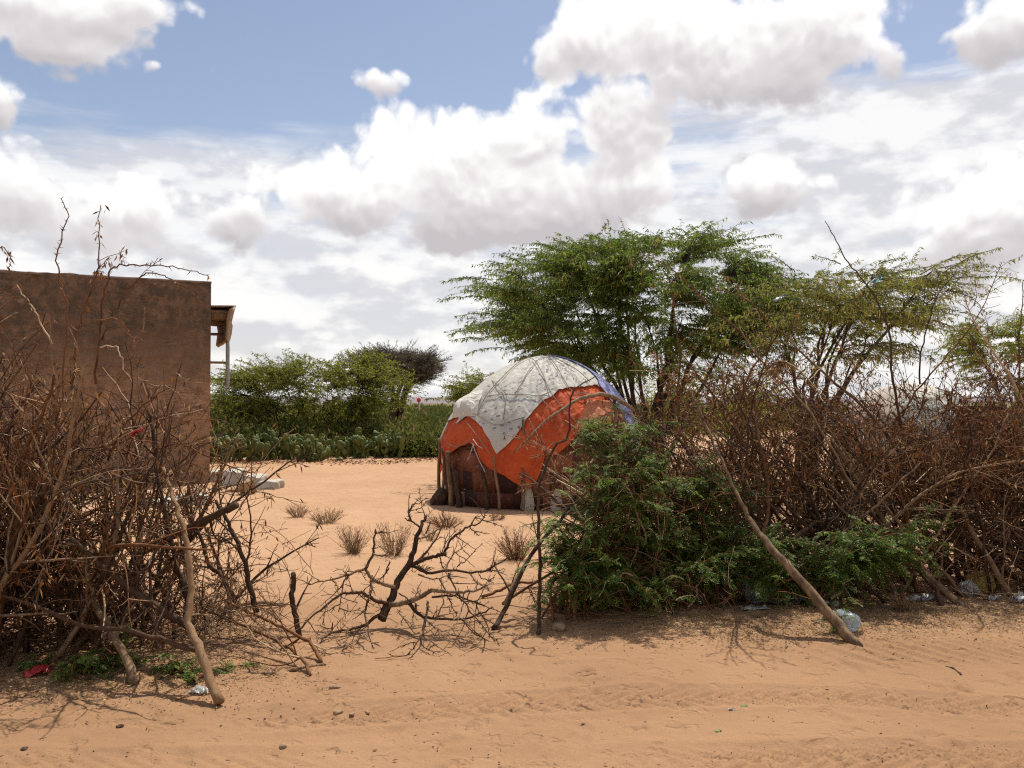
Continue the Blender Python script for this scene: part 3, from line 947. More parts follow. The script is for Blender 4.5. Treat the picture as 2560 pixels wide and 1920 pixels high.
# rusty sheets around the foot of the dome
M_RUST = [mat_rust('rust_red', (.115, .030, .018), (.075, .022, .015), (.20, .085, .045)),
          mat_rust('rust_orange', (.24, .085, .042), (.15, .045, .025), (.33, .20, .13)),
          mat_rust('rust_pale', (.36, .30, .24), (.30, .15, .08), (.25, .10, .05)),
          mat_rust('rust_dark', (.055, .028, .022), (.09, .035, .022), (.15, .05, .03))]
def curved_sheet(th0, th1, z0, z1, off, mat, name='metal_sheet', tilt=0.0):
    nth = 7
    th = np.linspace(th0, th1, nth)
    V = []
    for o_ in (off, off - .012):
        for z in (z0, z1):
            zz = np.full(nth, z) + tilt * (th - th0)
            V.append(hut_pt(th, np.maximum(zz, .0), o_ + .01 * np.sin(th * 60) * 0))
    V = np.concatenate(V) - HUT_O
    Q = []
    for i in range(nth - 1):
        a = i
        Q += [(a, a + 1, a + 1 + nth, a + nth), (a + 2 * nth, a + 3 * nth, a + 1 + 3 * nth, a + 1 + 2 * nth),
              (a + nth, a + nth + 1, a + 3 * nth + 1, a + 3 * nth), (a + 1, a, a + 2 * nth, a + 1 + 2 * nth)]
    Q += [(0, nth, 3 * nth, 2 * nth), (2 * nth - 1, nth - 1, 3 * nth - 1, 4 * nth - 1)]
    return link(name, mk_mesh(name, V, [np.array(Q)]), mat, hut)
rr_ = random.Random(12)
for row, (z0, z1) in enumerate(((-.02, .30), (.24, .62), (.56, .96), (.9, 1.22))):
    th = -1.62
    while th < 1.7:
        w = rr_.uniform(.14, .34)
        kx = rr_.choices((0, 1, 2, 3), ((5, 2, 1.2, 2), (5, 2.2, .6, 1.5), (5, 1.5, 1.0, 2.5), (3, 1, .3, 4))[row])[0]
        curved_sheet(th, th + w + .03, max(z0 + rr_.uniform(-.05, .03), 0.0), z1 + rr_.uniform(-.05, .06), -.03 + .016 * rr_.random() + .004 * row, M_RUST[kx], tilt=rr_.uniform(-.12, .12))
        th += w
# lashed posts around the foot
posts = [((1100, 1255), (1098, 1100), .030), ((1109, 1250), (1104, 1120), .024), ((1118, 1262), (1113, 1140), .034), ((1133, 1264), (1122, 1130), .050), ((1151, 1262), (1143, 1175), .052),
         ((1218, 1272), (1203, 1168), .034), ((1248, 1272), (1235, 1140), .024), ((1306, 1275), (1308, 1056), .026), ((1452, 1268), (1440, 1130), .03), ((1543, 1075), (1540, 1010), .03), ((1554, 1072), (1552, 1035), .04)]
r_ = rng_of(8)
for (bx, by), (tx, ty), rad in posts:
    a = hut_pt(*hut_hit(bx, min(by, 1275), .13), .10 + rad) - HUT_O
    b = hut_pt(*hut_hit(tx, ty, .13), .10 + rad) - HUT_O
    if by > 1200: a[2] = 0.0 - .03
    pp, rd = smooth_poly([a, a * .66 + b * .34 + r_.normal(0, .012, 3), a * .3 + b * .7 + r_.normal(0, .012, 3), b], [rad * 1.1, rad, rad * .9, rad * .8], 3, r_, .004)
    tube_obj('post', [(pp, rd, float(r_.random()))], M_POLE if r_.random() < .5 else M_BRANCH, hut, 7)
# knotted tie ends hanging from the tarpaulin edge
for (px, py), (qx, qy) in (((1180, 1112), (1215, 1180)), ((1182, 1118), (1172, 1150)), ((1206, 1124), (1184, 1104))):
    a = hut_pt(*hut_hit(px, py, .12), .12) - HUT_O; b = hut_pt(*hut_hit(qx, qy, .12), .14) - HUT_O
    tube_obj('tie_cord', [smooth_poly([a, (a + b) / 2 + np.array((0, -.02, -.02)), b], [.008] * 3, 4) + (.5,)], mat_simple('tie_cord', (.5, .45, .4), (.35, .2, .15), 20), ORANGE_O, 5)
# crooked log thrown over the front
lg = [(1283, 1138), (1305, 1118), (1335, 1090), (1362, 1066), (1390, 1048), (1420, 1030), (1448, 1014), (1475, 1008), (1500, 1003), (1528, 1007), (1556, 1018)]
lp = [hut_pt(*hut_hit(x, y, .16), .17) for x, y in lg]
lp += [P(1590, 1030, lp[-1][1] + .15), P(1606, 1033, lp[-1][1] + .2)]
pp, rd = smooth_poly(lp, [.009, .014, .018, .021, .024, .027, .029, .032, .035, .036, .035, .033, .031], 4, rng_of(4), .006)
lo_ = tube_obj('crooked_log', [(pp, rd, .3)], M_GREYTWIG, None, 8, org=pp[0])
tag(lo_, 'crooked grey log slung across the orange tarpaulin of the dome hut', 'log')

# upright stones and a dark log at the foot of the hut
def stone(name, sx, sy, sz, seed, mat, flat=.5, point=0.0):
    bm = bmesh.new()
    bmesh.ops.create_icosphere(bm, subdivisions=3, radius=1)
    r = random.Random(seed)
    for v in bm.verts:
        c = v.co
        q = np.array((c.x * 1.7 + seed, c.y * 1.7 + c.z * 1.3))
        k_ = 1 + .30 * float(vnoise(q[:1] * 1.0, q[1:] * 1.0)[0]) + .12 * float(vnoise(q[:1] * 3, q[1:] * 3)[0])
        z = c.z
        tp = 1 - point * max(0, z + .3) / 1.3
        # squared-off faces
        bx = math.copysign(abs(c.x) ** flat, c.x); by = math.copysign(abs(c.y) ** flat, c.y)
        v.co = Vector((bx * k_ * sx / 2 * tp, by * k_ * sy / 2 * tp, (math.copysign(abs(z) ** .7, z) * k_ * .5 + .45) * sz))
    me = bpy.data.meshes.new(name); bm.to_mesh(me); bm.free()
    return link(name, me, mat)
M_STONE = mat_simple('stone', (.34, .285, .215), (.25, .20, .145), 6, .9, .02)
M_STONEP = mat_simple('pale_stone', (.40, .36, .28), (.31, .26, .19), 7, .9, .02)
for px, py, w, h_, lab, mt in ((1318, 1277, .22, .44, 'tall pointed grey stone propped against the hut under the orange drape', M_STONEP), (1390, 1276, .18, .40, 'pointed grey stone propped against the rusty wall beside the green shrub', M_STONEP),
                               (1228, 1270, .12, .16, 'small block stone at the foot of the rusty hut wall', M_STONE)):
    s = stone('stone', w, .10, h_, int(px) % 50, mt, .62, .68)
    g = G(px, py); s.location = (g[0], g[1] - .02, -.02); s.rotation_euler = (RAD(-9), RAD(4), .1)
    tag(s, lab, 'stone')
s = stone('stone', .26, .3, .34, 21, M_BRANCH, .8, .1); g = G(1088, 1262); s.location = (g[0], g[1], -.03); s.rotation_euler = (0, .5, 0)
tag(s, 'dark rounded boulder leaning against the outermost posts of the dome hut', 'stone')

# ------------------------------------------------------------------ trees
def in_poly(x, y, poly):
    c = False; n = len(poly); j = n - 1
    for i in range(n):
        xi, yi = poly[i]; xj, yj = poly[j]
        if ((yi > y) != (yj > y)) and (x < (xj - xi) * (y - yi) / (yj - yi + 1e-9) + xi): c = not c
        j = i
    return c

def poly_samples(rng, poly, n):
    xs = [p[0] for p in poly]; ys = [p[1] for p in poly]
    out = []
    while len(out) < n:
        x, y = rng.uniform(min(xs), max(xs)), rng.uniform(min(ys), max(ys))
        if in_poly(x, y, poly): out.append((x, y))
    return out

def bez(a, b, c, n):
    t = np.linspace(0, 1, n)[:, None]
    return (1 - t) ** 2 * a + 2 * t * (1 - t) * b + t * t * c

def leaf_sprays(rng, twigs, spacing, ln, wd, droop=.8, pod=.0):
    """two rows of drooping feathery leaves along each twig"""
    B = []; Dv = []; Ln = []; Wd = []; Rn = []
    for pts in twigs:
        seg = np.diff(pts, axis=0); sl = np.linalg.norm(seg, axis=1); L = sl.sum()
        n = max(4, int(L / spacing))
        cum = np.concatenate(([0], np.cumsum(sl)))
        s = rng.uniform(.12, 1, n) * L
        q = np.stack([np.interp(s, cum, pts[:, kx]) for kx in range(3)], axis=-1)
        k_ = np.clip(np.searchsorted(cum, s) - 1, 0, len(seg) - 1)
        ax = seg[k_] / (sl[k_][:, None] + 1e-9)
        rv = rng.normal(0, 1, (n, 3)); sd = np.cross(ax, rv); sd /= (np.linalg.norm(sd, axis=1, keepdims=True) + 1e-9)
        sd[:, 2] *= .5
        d = sd + ax * .45 + np.array((0, 0, -1.0)) * (droop * rng.uniform(.2, 1.2, n))[:, None]
        rn = rng.random(n)
        l = ln * rng.uniform(.6, 1.25, n); w = wd * rng.uniform(.7, 1.3, n)
        if pod > 0:
            ip = rng.random(n) < pod
            rn = np.where(ip, rng.uniform(.92, 1, n), rn * .86)
            d[ip] = np.array((0, 0, -1)) + rng.normal(0, .22, (ip.sum(), 3))
            l = np.where(ip, ln * rng.uniform(1.0, 1.7, n), l); w = np.where(ip, wd * .65, w)
        B.append(q); Dv.append(d); Ln.append(l); Wd.append(w); Rn.append(rn)
    B = np.concatenate(B); Dv = np.concatenate(Dv); Ln = np.concatenate(Ln); Wd = np.concatenate(Wd); Rn = np.concatenate(Rn)
    up = rng.normal(0, 1, B.shape)
    V, Q = blades(B, Dv, up, Ln, Wd, .12)
    return V, Q, np.repeat(Rn, 4)

def make_tree(name, label, base_px, depth, outline, seed, nstem=6, nsec=200, ntwig=7, spread=1.8, trunk_r=.11, fork_h=.5, leafmat=None, spacing=.018, ln=.075, wd=.020, twig_l=(.35, .75), droop=.8, pod=.08, tips=(), group=None, woodmat=None, cat='tree', lean=.0, stem_spread=.12, sides=5, wood_r=1.0, pads=0, flat=.45):
    rng = rng_of(seed)
    bx = P(base_px, HORIZON + 40, depth)[0]
    base = np.array((bx, depth, gzf(bx, depth) - .05))
    cen = np.mean([P(x, y, depth) for x, y in outline], axis=0)
    smp = poly_samples(rng, outline, nsec)
    tgt = np.array([P(x, y, depth + rng.uniform(-1, 1) * spread) for x, y in smp])
    if pads:
        # foliage lies in flat tiers: tips cluster around tier centres
        tgt = np.concatenate([c_ + rng.normal(0, 1, (pads, 3)) * np.array((.36, .48, .055)) + np.array((0, 0, 0)) for c_ in tgt])
    # main stems
    limbs = []
    polys = []
    far = tgt[rng.permutation(len(tgt))]
    for i in range(nstem):
        t = cen + (far[i] - cen) * .72
        off = np.append(rng.normal(0, stem_spread, 2), 0)
        b0 = base + off * .5
        mid = base + off * 1.5 + (t - base) * np.array((.22, .22, 0)) + np.array((0, 0, fork_h + (t[2] - base[2] - fork_h) * .35))
        pts = bez(b0, mid, t, 12) + np.concatenate((np.zeros((1, 3)), rng.normal(0, .035, (11, 3))))
        r = trunk_r * rng.uniform(.7, 1.1) * (1 - .82 * np.linspace(0, 1, 12))
        polys.append((pts, r, rng.random())); limbs.append((pts, r))
    # secondary limbs reach into the whole crown
    LP = np.concatenate([l[0][3:] for l in limbs]); LR = np.concatenate([l[1][3:] for l in limbs])
    LD = np.concatenate([np.diff(l[0], axis=0, append=l[0][-1:] * 2 - l[0][-2:-1])[3:] for l in limbs])
    twigs = []
    for t in tgt:
        d2 = ((LP - t) ** 2 * np.array((1, 1, 1.3))).sum(1) + np.where(LP[:, 2] > t[2] + .1, 2.5, 0) + rng.random(len(LP)) * .25
        j = int(np.argmin(d2))
        a = LP[j]
        L = np.linalg.norm(t - a)
        if L < .12: continue
        ctrl = a + unit(LD[j]) * L * .4 + np.array((0, 0, .10 * L))
        pts = bez(a, ctrl, t, 7) + np.concatenate((np.zeros((1, 3)), rng.normal(0, .02, (6, 3))))
        r = np.maximum(min(LR[j] * .7, .028) * wood_r * (1 - .8 * np.linspace(0, 1, 7)), .004 * wood_r)
        polys.append((pts, r, rng.random()))
        outw = unit(np.array((t[0] - base[0], (t[1] - base[1]) * .9, (t[2] - cen[2]) * .25)))
        for _ in range(ntwig):
            s = rng.integers(3, 7); q = pts[s]
            d = unit(outw * .9 + rng.normal(0, .55, 3) * np.array((1, 1, flat)) + np.array((0, 0, .18 * flat / .45)))
            l = rng.uniform(*twig_l)
            e1 = q + d * l * .55 + np.array((0, 0, .05 * l)); e2 = q + d * l + np.array((0, 0, -.16 * l * droop))
            tw = bez(q, e1, e2, 5) + np.concatenate((np.zeros((1, 3)), rng.normal(0, .012, (4, 3))))
            polys.append((tw, np.linspace(.005, .002, 5) * wood_r, rng.random()))
            twigs.append(tw)
    # long tips that stick out of the outline
    for (x0, y0, x1, y1) in tips:
        a = P(x0, y0, depth + rng.uniform(-.5, .5)); b = P(x1, y1, depth + rng.uniform(-.6, .6))
        c = (a + b) / 2 + np.array((0, 0, .12 * np.linalg.norm(b - a)))
        tw = bez(a, c, b, 9) + rng.normal(0, .012, (9, 3))
        polys.append((tw, np.linspace(.011, .003, 9), rng.random()))
        twigs += [tw, tw + rng.normal(0, .01, 3)]
    org = base.copy()
    root = thing(name, label, cat, org, group)
    tube_obj('trunk', [(a - org, b, c) for a, b, c in polys], woodmat or M_TRUNK, root, sides, False)
    V, Q, A = leaf_sprays(rng, twigs, spacing, ln, wd, droop, pod)
    link('crown', mk_mesh('crown', V - org, [Q], A), leafmat, root)
    return root

T1 = [(1225, 722), (1265, 690), (1300, 662), (1350, 642), (1430, 628), (1510, 616), (1590, 610), (1660, 598), (1740, 590), (1800, 612), (1850, 630), (1900, 655), (1950, 700), (1980, 760), (1990, 830), (1900, 890), (1720, 940), (1560, 925), (1440, 905), (1330, 885), (1260, 870), (1235, 845), (1240, 800), (1220, 770)]
make_tree('thorn_tree', 'large dense green thorn tree spreading behind the dome hut', 1625, 18.0, T1, 101, 17, 116, 7, 1.8, .085, .15, M_TREELEAF, .026, .085, .021, stem_spread=.16, wood_r=.8, pads=8, flat=.22,
          tips=[(1200, 700, 1108, 705), (1220, 745, 1095, 752), (1230, 700, 1130, 700), (1240, 790, 1140, 790), (1220, 850, 1130, 850), (1260, 870, 1165, 885), (1400, 630, 1340, 608), (1620, 610, 1560, 583), (1700, 600, 1745, 565), (1720, 590, 1700, 568), (1800, 620, 1955, 590), (1780, 610, 1860, 600), (1230, 830, 1120, 838), (1450, 620, 1400, 606), (1300, 655, 1250, 640)])
T2 = [(1930, 690), (1990, 665), (2060, 655), (2150, 655), (2230, 655), (2320, 670), (2400, 690), (2430, 760), (2380, 810), (2330, 820), (2290, 880), (2200, 930), (2050, 930), (1920, 900), (1880, 800)]
make_tree('thorn_tree', 'sparser yellow green thorn tree with visible limbs beyond the brown brush fence', 2005, 15.8, T2, 202, 10, 36, 6, 1.3, .075, .5, M_SPARSELEAF, .027, .078, .019, pod=.16, wood_r=.8, pads=7, flat=.25,
          tips=[(2350, 690, 2505, 618), (2380, 700, 2570, 705), (2300, 690, 2450, 632), (2200, 660, 2270, 645), (2380, 720, 2470, 780), (2100, 660, 2030, 640), (1990, 680, 1930, 640), (2330, 800, 2420, 850), (2250, 860, 2330, 900), (2400, 780, 2460, 800)])
T3 = [(2380, 880), (2420, 830), (2500, 805), (2640, 800), (2760, 860), (2700, 960), (2560, 980), (2450, 960), (2380, 920)]
make_tree('thorn_tree', 'low green thorn tree rising over the red sheet fence', 2560, 20.0, T3, 303, 5, 120, 7, 1.5, .10, .4, M_BUSHLEAF, .021, .085, .021, pod=.06, tips=[(2420, 850, 2340, 880), (2430, 900, 2350, 930), (2450, 820, 2400, 810)])
T4 = [(560, 950), (600, 925), (660, 918), (740, 905), (800, 908), (860, 900), (940, 902), (1000, 930), (1020, 975), (980, 1020), (940, 1060), (850, 1080), (700, 1080), (580, 1070), (530, 1030), (540, 985)]
make_tree('thorn_bush', 'wide yellow green thorn bush rising behind the cactus hedge', 810, 30.5, T4, 404, 22, 460, 7, 1.8, .045, .1, M_BUSHLEAF, .034, .105, .028, (.45, .95), .5, .05, stem_spread=1.0, wood_r=1.6,
          tips=[(700, 920, 640, 885), (790, 920, 710, 872), (830, 920, 740, 884), (900, 910, 860, 872), (900, 905, 835, 885), (620, 940, 540, 920), (600, 970, 520, 945), (580, 1000, 515, 985), (950, 900, 930, 862), (650, 930, 590, 900)], cat='bush')
T5 = [(880, 905), (930, 892), (1000, 884), (1060, 892), (1095, 905), (1085, 940), (1040, 965), (1000, 960), (960, 940), (900, 925)]
make_tree('umbrella_thorn_tree', 'flat topped grey brown umbrella thorn tree with bare dry crown', 985, 36.0, T5, 505, 7, 240, 8, 1.8, .19, 1.6, M_GREYCROWN, .028, .13, .016, (.4, .8), -.6, .0, stem_spread=.05, wood_r=2.2,
          tips=[(1070, 900, 1088, 862), (1060, 930, 1105, 912), (1060, 945, 1098, 930)])
T6 = [(1140, 965), (1170, 945), (1220, 940), (1290, 950), (1300, 1000), (1220, 1010), (1150, 1000)]
make_tree('thorn_bush', 'small green thorn bush showing beside the top of the dome hut', 1225, 34.0, T6, 606, 6, 70, 6, 1.0, .06, .3, M_BUSHLEAF, .035, .13, .032, (.5, 1.0), .5, .05, stem_spread=.3, wood_r=1.6, tips=[(1170, 960, 1130, 968), (1150, 995, 1060, 1000), (1160, 1000, 1090, 998)], cat='bush')
T7 = [(1640, 960), (1760, 950), (1900, 955), (1960, 1000), (1950, 1080), (1640, 1080)]
make_tree('thorn_bush', 'dark green thorn bush between the thorn trees behind the brush fence', 1850, 22.0, T7, 707, 8, 90, 6, 1.2, .05, .2, M_BUSHLEAF, .03, .10, .026, (.4, .9), .5, .05, stem_spread=.6, cat='bush')

# low scrub that fills the land behind, one mass
def scrub():
    rng = rng_of(42)
    B = []; Dv = []; Ln = []; Wd = []; Rn = []
    spots = []
    for _ in range(520):
        y = rng.uniform(40, 190); x = rng.uniform(-.75, .75) * y
        spots.append((x, y, rng.uniform(.8, 2.4), rng.uniform(.5, 1.45)))
    for px in range(430, 1220, 20):                       # thicket straight behind the cactus hedge
        y = rng.uniform(27.5, 31); x = P(px + rng.uniform(-12, 12), 1000, y)[0]
        spots.append((x, y, rng.uniform(.9, 1.5), rng.uniform(.75, 1.15)))
    for px in range(1000, 1260, 30):
        y = rng.uniform(38, 50); x = P(px, 1000, y)[0]
        spots.append((x, y, rng.uniform(1.4, 2.2), rng.uniform(.95, 1.25)))
    for x, y, rx, h in spots:
        n = int(2600 * rx * h / (y / 30) ** 1.3 / 4) + 60
        u = rng.normal(0, 1, (n, 3)); u /= np.linalg.norm(u, axis=1, keepdims=True)
        u *= rng.uniform(.55, 1.0, (n, 1)); 
        lump = 1 + .35 * vnoise(u[:, 0] * 3 + x, u[:, 1] * 3 + u[:, 2] * 2 + y)
        g0 = gzf(x, y)
        q = np.stack((x + u[:, 0] * rx * lump, y + u[:, 1] * rx * lump, g0 + np.abs(u[:, 2]) * h * lump * 1.05), axis=-1)
        B.append(q); Dv.append(u + rng.normal(0, .5, (n, 3)) + np.array((0, 0, .3)))
        s = (y / 30) ** .8
        Ln.append(.22 * s * rng.uniform(.6, 1.2, n)); Wd.append(.07 * s * rng.uniform(.7, 1.3, n)); Rn.append(np.clip(rng.random(n) * .8 + rng.uniform(-.1, .12), 0, 1))
    B = np.concatenate(B); Dv = np.concatenate(Dv); Ln = np.concatenate(Ln); Wd = np.concatenate(Wd); Rn = np.concatenate(Rn)
    V, Q = blades(B, Dv, rng.normal(0, 1, B.shape), Ln, Wd, .1)
    o = link('scrub', mk_mesh('scrub', V, [Q], np.repeat(Rn, 4)), M_SCRUB, kind='stuff')
    tag(o, 'low green scrub covering the land behind the cactus hedge', 'scrub')
M_SCRUB = mat_leaf('scrub_leaf', (.080, .098, .026), (.175, .180, .045), (.24, .17, .085), .72, .4, .35)
for _n in M_SCRUB.node_tree.nodes:
    if _n.type == 'BSDF_PRINCIPLED': set_rough(_n, .9, .08)
scrub()

# ------------------------------------------------------------------ prickly pear hedge
def pad_mesh(seed):
    bm = bmesh.new()
    bmesh.ops.create_icosphere(bm, subdivisions=2, radius=1)
    r = random.Random(seed)
    k1 = r.uniform(.8, 1.05)
    for v in bm.verts:
        c = v.co
        z = c.z
        w = (.62 + .38 * ((z + 1) / 2) ** .6) * k1
        v.co = Vector((c.x * w * .5 * .78, c.y * .085 + .05 * math.sin(z * 2 + seed) * .6, (z + .96) * .5))
    for f in bm.faces: f.smooth = True
    me = bpy.data.meshes.new('pad'); bm.to_mesh(me); bm.free()
    me.materials.append(M_PAD)
    return me
def mat_pad():
    m, n, b, o = bsdf('cactus_pad')
    p = obj_coord(n)
    oi = n.new('ShaderNodeObjectInfo')
    f = n.noise(p, 5, 4, .6)
    col = n.mix(oi.outputs['Random'], (.055, .086, .020), (.150, .170, .048))
    col = n.mix(n.m('MULTIPLY', n.smooth(f, .5, .75), .4), col, (.17, .16, .085))
    n.t.links.new(col, b.inputs['Base Color'])
    set_rough(b, .62, .22)
    vo = n.new('ShaderNodeTexVoronoi'); n.t.links.new(p, vo.inputs['Vector']); vo.inputs['Scale'].default_value = 7
    bump(n, b, vo.outputs[0], .02, .4)
    return m
M_PAD = mat_pad()
PADS = [pad_mesh(i) for i in range(5)]
def cactus_hedge():
    rng = rng_of(66)
    k_ = 0
    xs = np.linspace(480, 1125, 21)
    labs = ['prickly pear cactus against the corner of the mud house', 'prickly pear cactus beside the downpipe of the mud house', 'prickly pear cactus behind the pale cement blocks']
    for i, px in enumerate(xs):
        front = gd(1157 - (10 if px > 830 else 0) - (8 if px > 1000 else 0)) + rng.uniform(.0, 1.7)
        x = P(px + rng.uniform(-10, 10), 1100, front)[0]
        g0 = gzf(x, front)
        root = thing('prickly_pear', 'prickly pear cactus clump with flat oval pads in the hedge behind the sandy yard', 'cactus', (x, front, g0), 'prickly pear clumps of the cactus hedge')
        starts = []
        for _ in range(7):
            q = np.array((rng.uniform(-.50, .50), rng.uniform(-.3, .5), -.04)); starts.append((q, 0))
        n = 0
        while starts and n < 50:
            q, lev = starts.pop(0)
            s = rng.uniform(.20, .34)
            tx, ty = rng.normal(0, .55), rng.normal(-.02, .5)
            o = bpy.data.objects.new('pad', PADS[rng.integers(0, 5)]); COL.objects.link(o); o.parent = root
            o.location = tuple(q); o.rotation_euler = (ty, tx, rng.uniform(-1.5, 1.5)); o.scale = (s, s, s)
            n += 1
            e = o.rotation_euler.to_matrix() @ Vector((0, 0, s * .93))
            tip = q + np.array(e)
            if lev < 3 and tip[2] > .05:
                for _ in range(2 if rng.random() < .75 else 3):
                    starts.append((tip + rng.normal(0, .035, 3), lev + 1))
cactus_hedge()

# ------------------------------------------------------------------ thorn-brush fences
def pxline(pts, d0, d1, curve=1.0):
    """photo polyline laid through space from depth d0 to d1, kept above ground"""
    n = len(pts); out = []
    for i, (x, y) in enumerate(pts):
        t = (i / (n - 1)) ** curve
        d = d0 + (d1 - d0) * t
        if y > HORIZON + 20:
            d = min(d, gd(y) - .01)
        out.append(P(x, y, d))
    return np.array(out)

def hang_leaves(rng, polys, n, ln=(.03, .07), wd=(.008, .016), zlim=(.1, 9)):
    """dead leaves dangling from twigs"""
    allp = np.concatenate([p[0] for p in polys])
    allp = allp[(allp[:, 2] > zlim[0]) & (allp[:, 2] < zlim[1])]
    if len(allp) == 0: return None
    b = allp[rng.integers(0, len(allp), n)] + rng.normal(0, .012, (n, 3))
    d = np.array((0, 0, -1.0)) + rng.normal(0, .45, (n, 3))
    V, Q = blades(b, d, rng.normal(0, 1, (n, 3)), rng.uniform(*ln, n), rng.uniform(*wd, n), .25)
    return V, Q, np.repeat(rng.random(n), 4)

def brush_fence(label, org, nbranch, ntangle, place, height, seed, nleaf, group='thorn brush fences', thick=1.0, zpow=1.15, leafz=.1, tz=.95, hv=(.55, 1.12)):
    rng = rng_of(seed)
    org = np.asarray(org, float)
    root = thing('brush_fence', label, 'fence', org, group)
    allp = []
    mats = (M_TWIG, M_BRANCH, M_BRANCH, M_GREYTWIG)
    for i in range(nbranch):
        x, y, lean = place(rng)
        h = height(x) * rng.uniform(*hv)
        b = np.array((x, y, gzf(x, y) - .02))
        d = np.array((lean + rng.normal(0, .22), rng.normal(0, .22), 1.0))
        out = []
        grow(rng, b, d, h * rng.uniform(.95, 1.25), rng.uniform(.009, .024) * thick, out, 0, 2, .10, .10, .07, (4.6, 5.5), (0, 0, -.10), (.25, .5), .78, .0026, (25, 65), zmin=.01)
        allp += out
        tube_obj('branch', [(a - org, r, rng.random()) for a, r, _ in out], mats[rng.integers(0, 4)], root, 4, False)
    tang = []
    for i in range(ntangle):
        x, y, lean = place(rng)
        H = height(x)
        z = H * rng.random() ** zpow * tz
        d = rng.normal(0, 1, 3) * np.array((1, .7, .8)) + np.array((lean * .6, 0, .35))
        out = []
        grow(rng, (x, y, gzf(x, y) + z + .02), d, rng.uniform(.25, .75), rng.uniform(.0034, .0070), out, 0, 1, .07, .16, .14, (7, 5), (0, 0, -.35), (.2, .5), .6, .0023, (30, 70), zmin=.01)
        tang += out
    h_ = len(tang) // 2
    for part, mt in ((tang[:h_], M_TWIG), (tang[h_:], M_BRANCH)):
        tube_obj('twig_tangle', [(a - org, r, rng.random()) for a, r, _ in part], mt, root, 3, False, 'stuff')
    V, Q, A = hang_leaves(rng, allp + tang, nleaf, zlim=(leafz, 9))
    link('dry_foliage', mk_mesh('dry_foliage', V - org, [Q], A), M_DRYLEAF, root, 'stuff')
    return root

# left fence: from outside the frame to the gap, in front of the mud house
def place_l(rng):
    while True:
        x = rng.uniform(-4.6, -1.92) if rng.random() < .7 else rng.uniform(-4.6, -2.5)
        y = rng.uniform(5.35, 6.35) + .15 * (x + 3)
        if rng.random() < np.clip((-1.5 - x) / .8, .25, 1): return x, y, rng.normal(.05, .2)
def height_l(x):
    return float(np.interp(x, [-4.6, -3.2, -2.6, -2.2, -1.9, -1.7], [2.15, 2.02, 1.78, 1.5, 1.08, .7]))
brush_fence('tall tangled fence of dry brown thorn branches in front of the mud house', (-2.9, 5.7, 0), 108, 760, place_l, height_l, 31, 15000, thick=1.25, zpow=1.5, tz=.85, hv=(.5, 1.0))

# right fence: from the green shrub out of the frame
def place_r(rng):
    while True:
        x = rng.uniform(1.12, 6.2)
        y = rng.uniform(7.15, 8.5) + .12 * (x - 2)
        if rng.random() < np.clip((x - .6) / 1.0, .3, 1): return x, y, rng.normal(-.45, .28)
def height_r(x):
    return float(np.interp(x, [.9, 1.4, 1.9, 2.5, 2.95, 3.9, 4.3, 6.2], [1.2, 1.75, 2.1, 2.05, 1.72, 1.72, 2.0, 2.2]))
brush_fence('long brown thorn brush fence with dead hanging leaves behind the green shrub', (3.2, 7.6, 0), 170, 1350, place_r, height_r, 32, 28000, thick=1.35, zpow=.8, leafz=.8, tz=.92, hv=(.55, 1.02))

# single limbs that lean on, stick out of or lie before the fences
def limb(name, label, pts, d0, d1, r0, r1, mat, cat, seed, twigs=0, tl=(.15, .4), thorn=0, leaves=0, leafmat=None, sides=7, curve=1.0, group=None, jit=.004, tr=.5, rads=None):
    rng = rng_of(seed)
    ctrl = pxline(pts, d0, d1, curve)
    pp, rr = smooth_poly(ctrl, np.linspace(r0, r1, len(ctrl)) if not rads else rads, 4, rng, jit)
    polys = [(pp, rr, 0)]
    side = []
    for _ in range(twigs):
        i = rng.integers(int(len(pp) * .25), len(pp) - 1)
        ax = unit(pp[i + 1] - pp[i])
        d = unit(unit(np.cross(ax, rng.normal(0, 1, 3))) + ax * .8)
        grow(rng, pp[i], d, rng.uniform(*tl), max(rr[i] * tr, .0028), side, 0, 1, .06, .14, .14, (7, 5), (0, 0, -.1), (.2, .45), .7, .0018, zmin=.01)
    org = pp[0].copy()
    root = thing(name, label, cat, org, group)
    tube_obj('stem', [(pp - org, rr, rng.random())], mat, root, sides, True)
    if side or thorn:
        th = thorns(rng, polys, thorn) if thorn else []
        if side and thorn: th += thorns(rng, side, thorn * .5)
        tube_obj('side_twig', [(a - org, b, rng.random()) for a, b, _ in side] + [(a - org, b, c) for a, b, c in th], mat, root, 4, False, 'stuff')
    if leaves:
        r_ = hang_leaves(rng, side + [(pp[len(pp) // 3:], 0, 0)], leaves, zlim=(-1, 9))
        if r_ is not None:
            link('dead_leaf', mk_mesh('dead_leaf', r_[0] - org, [r_[1]], r_[2]), leafmat or M_DRYLEAF, root, 'stuff')
    return root

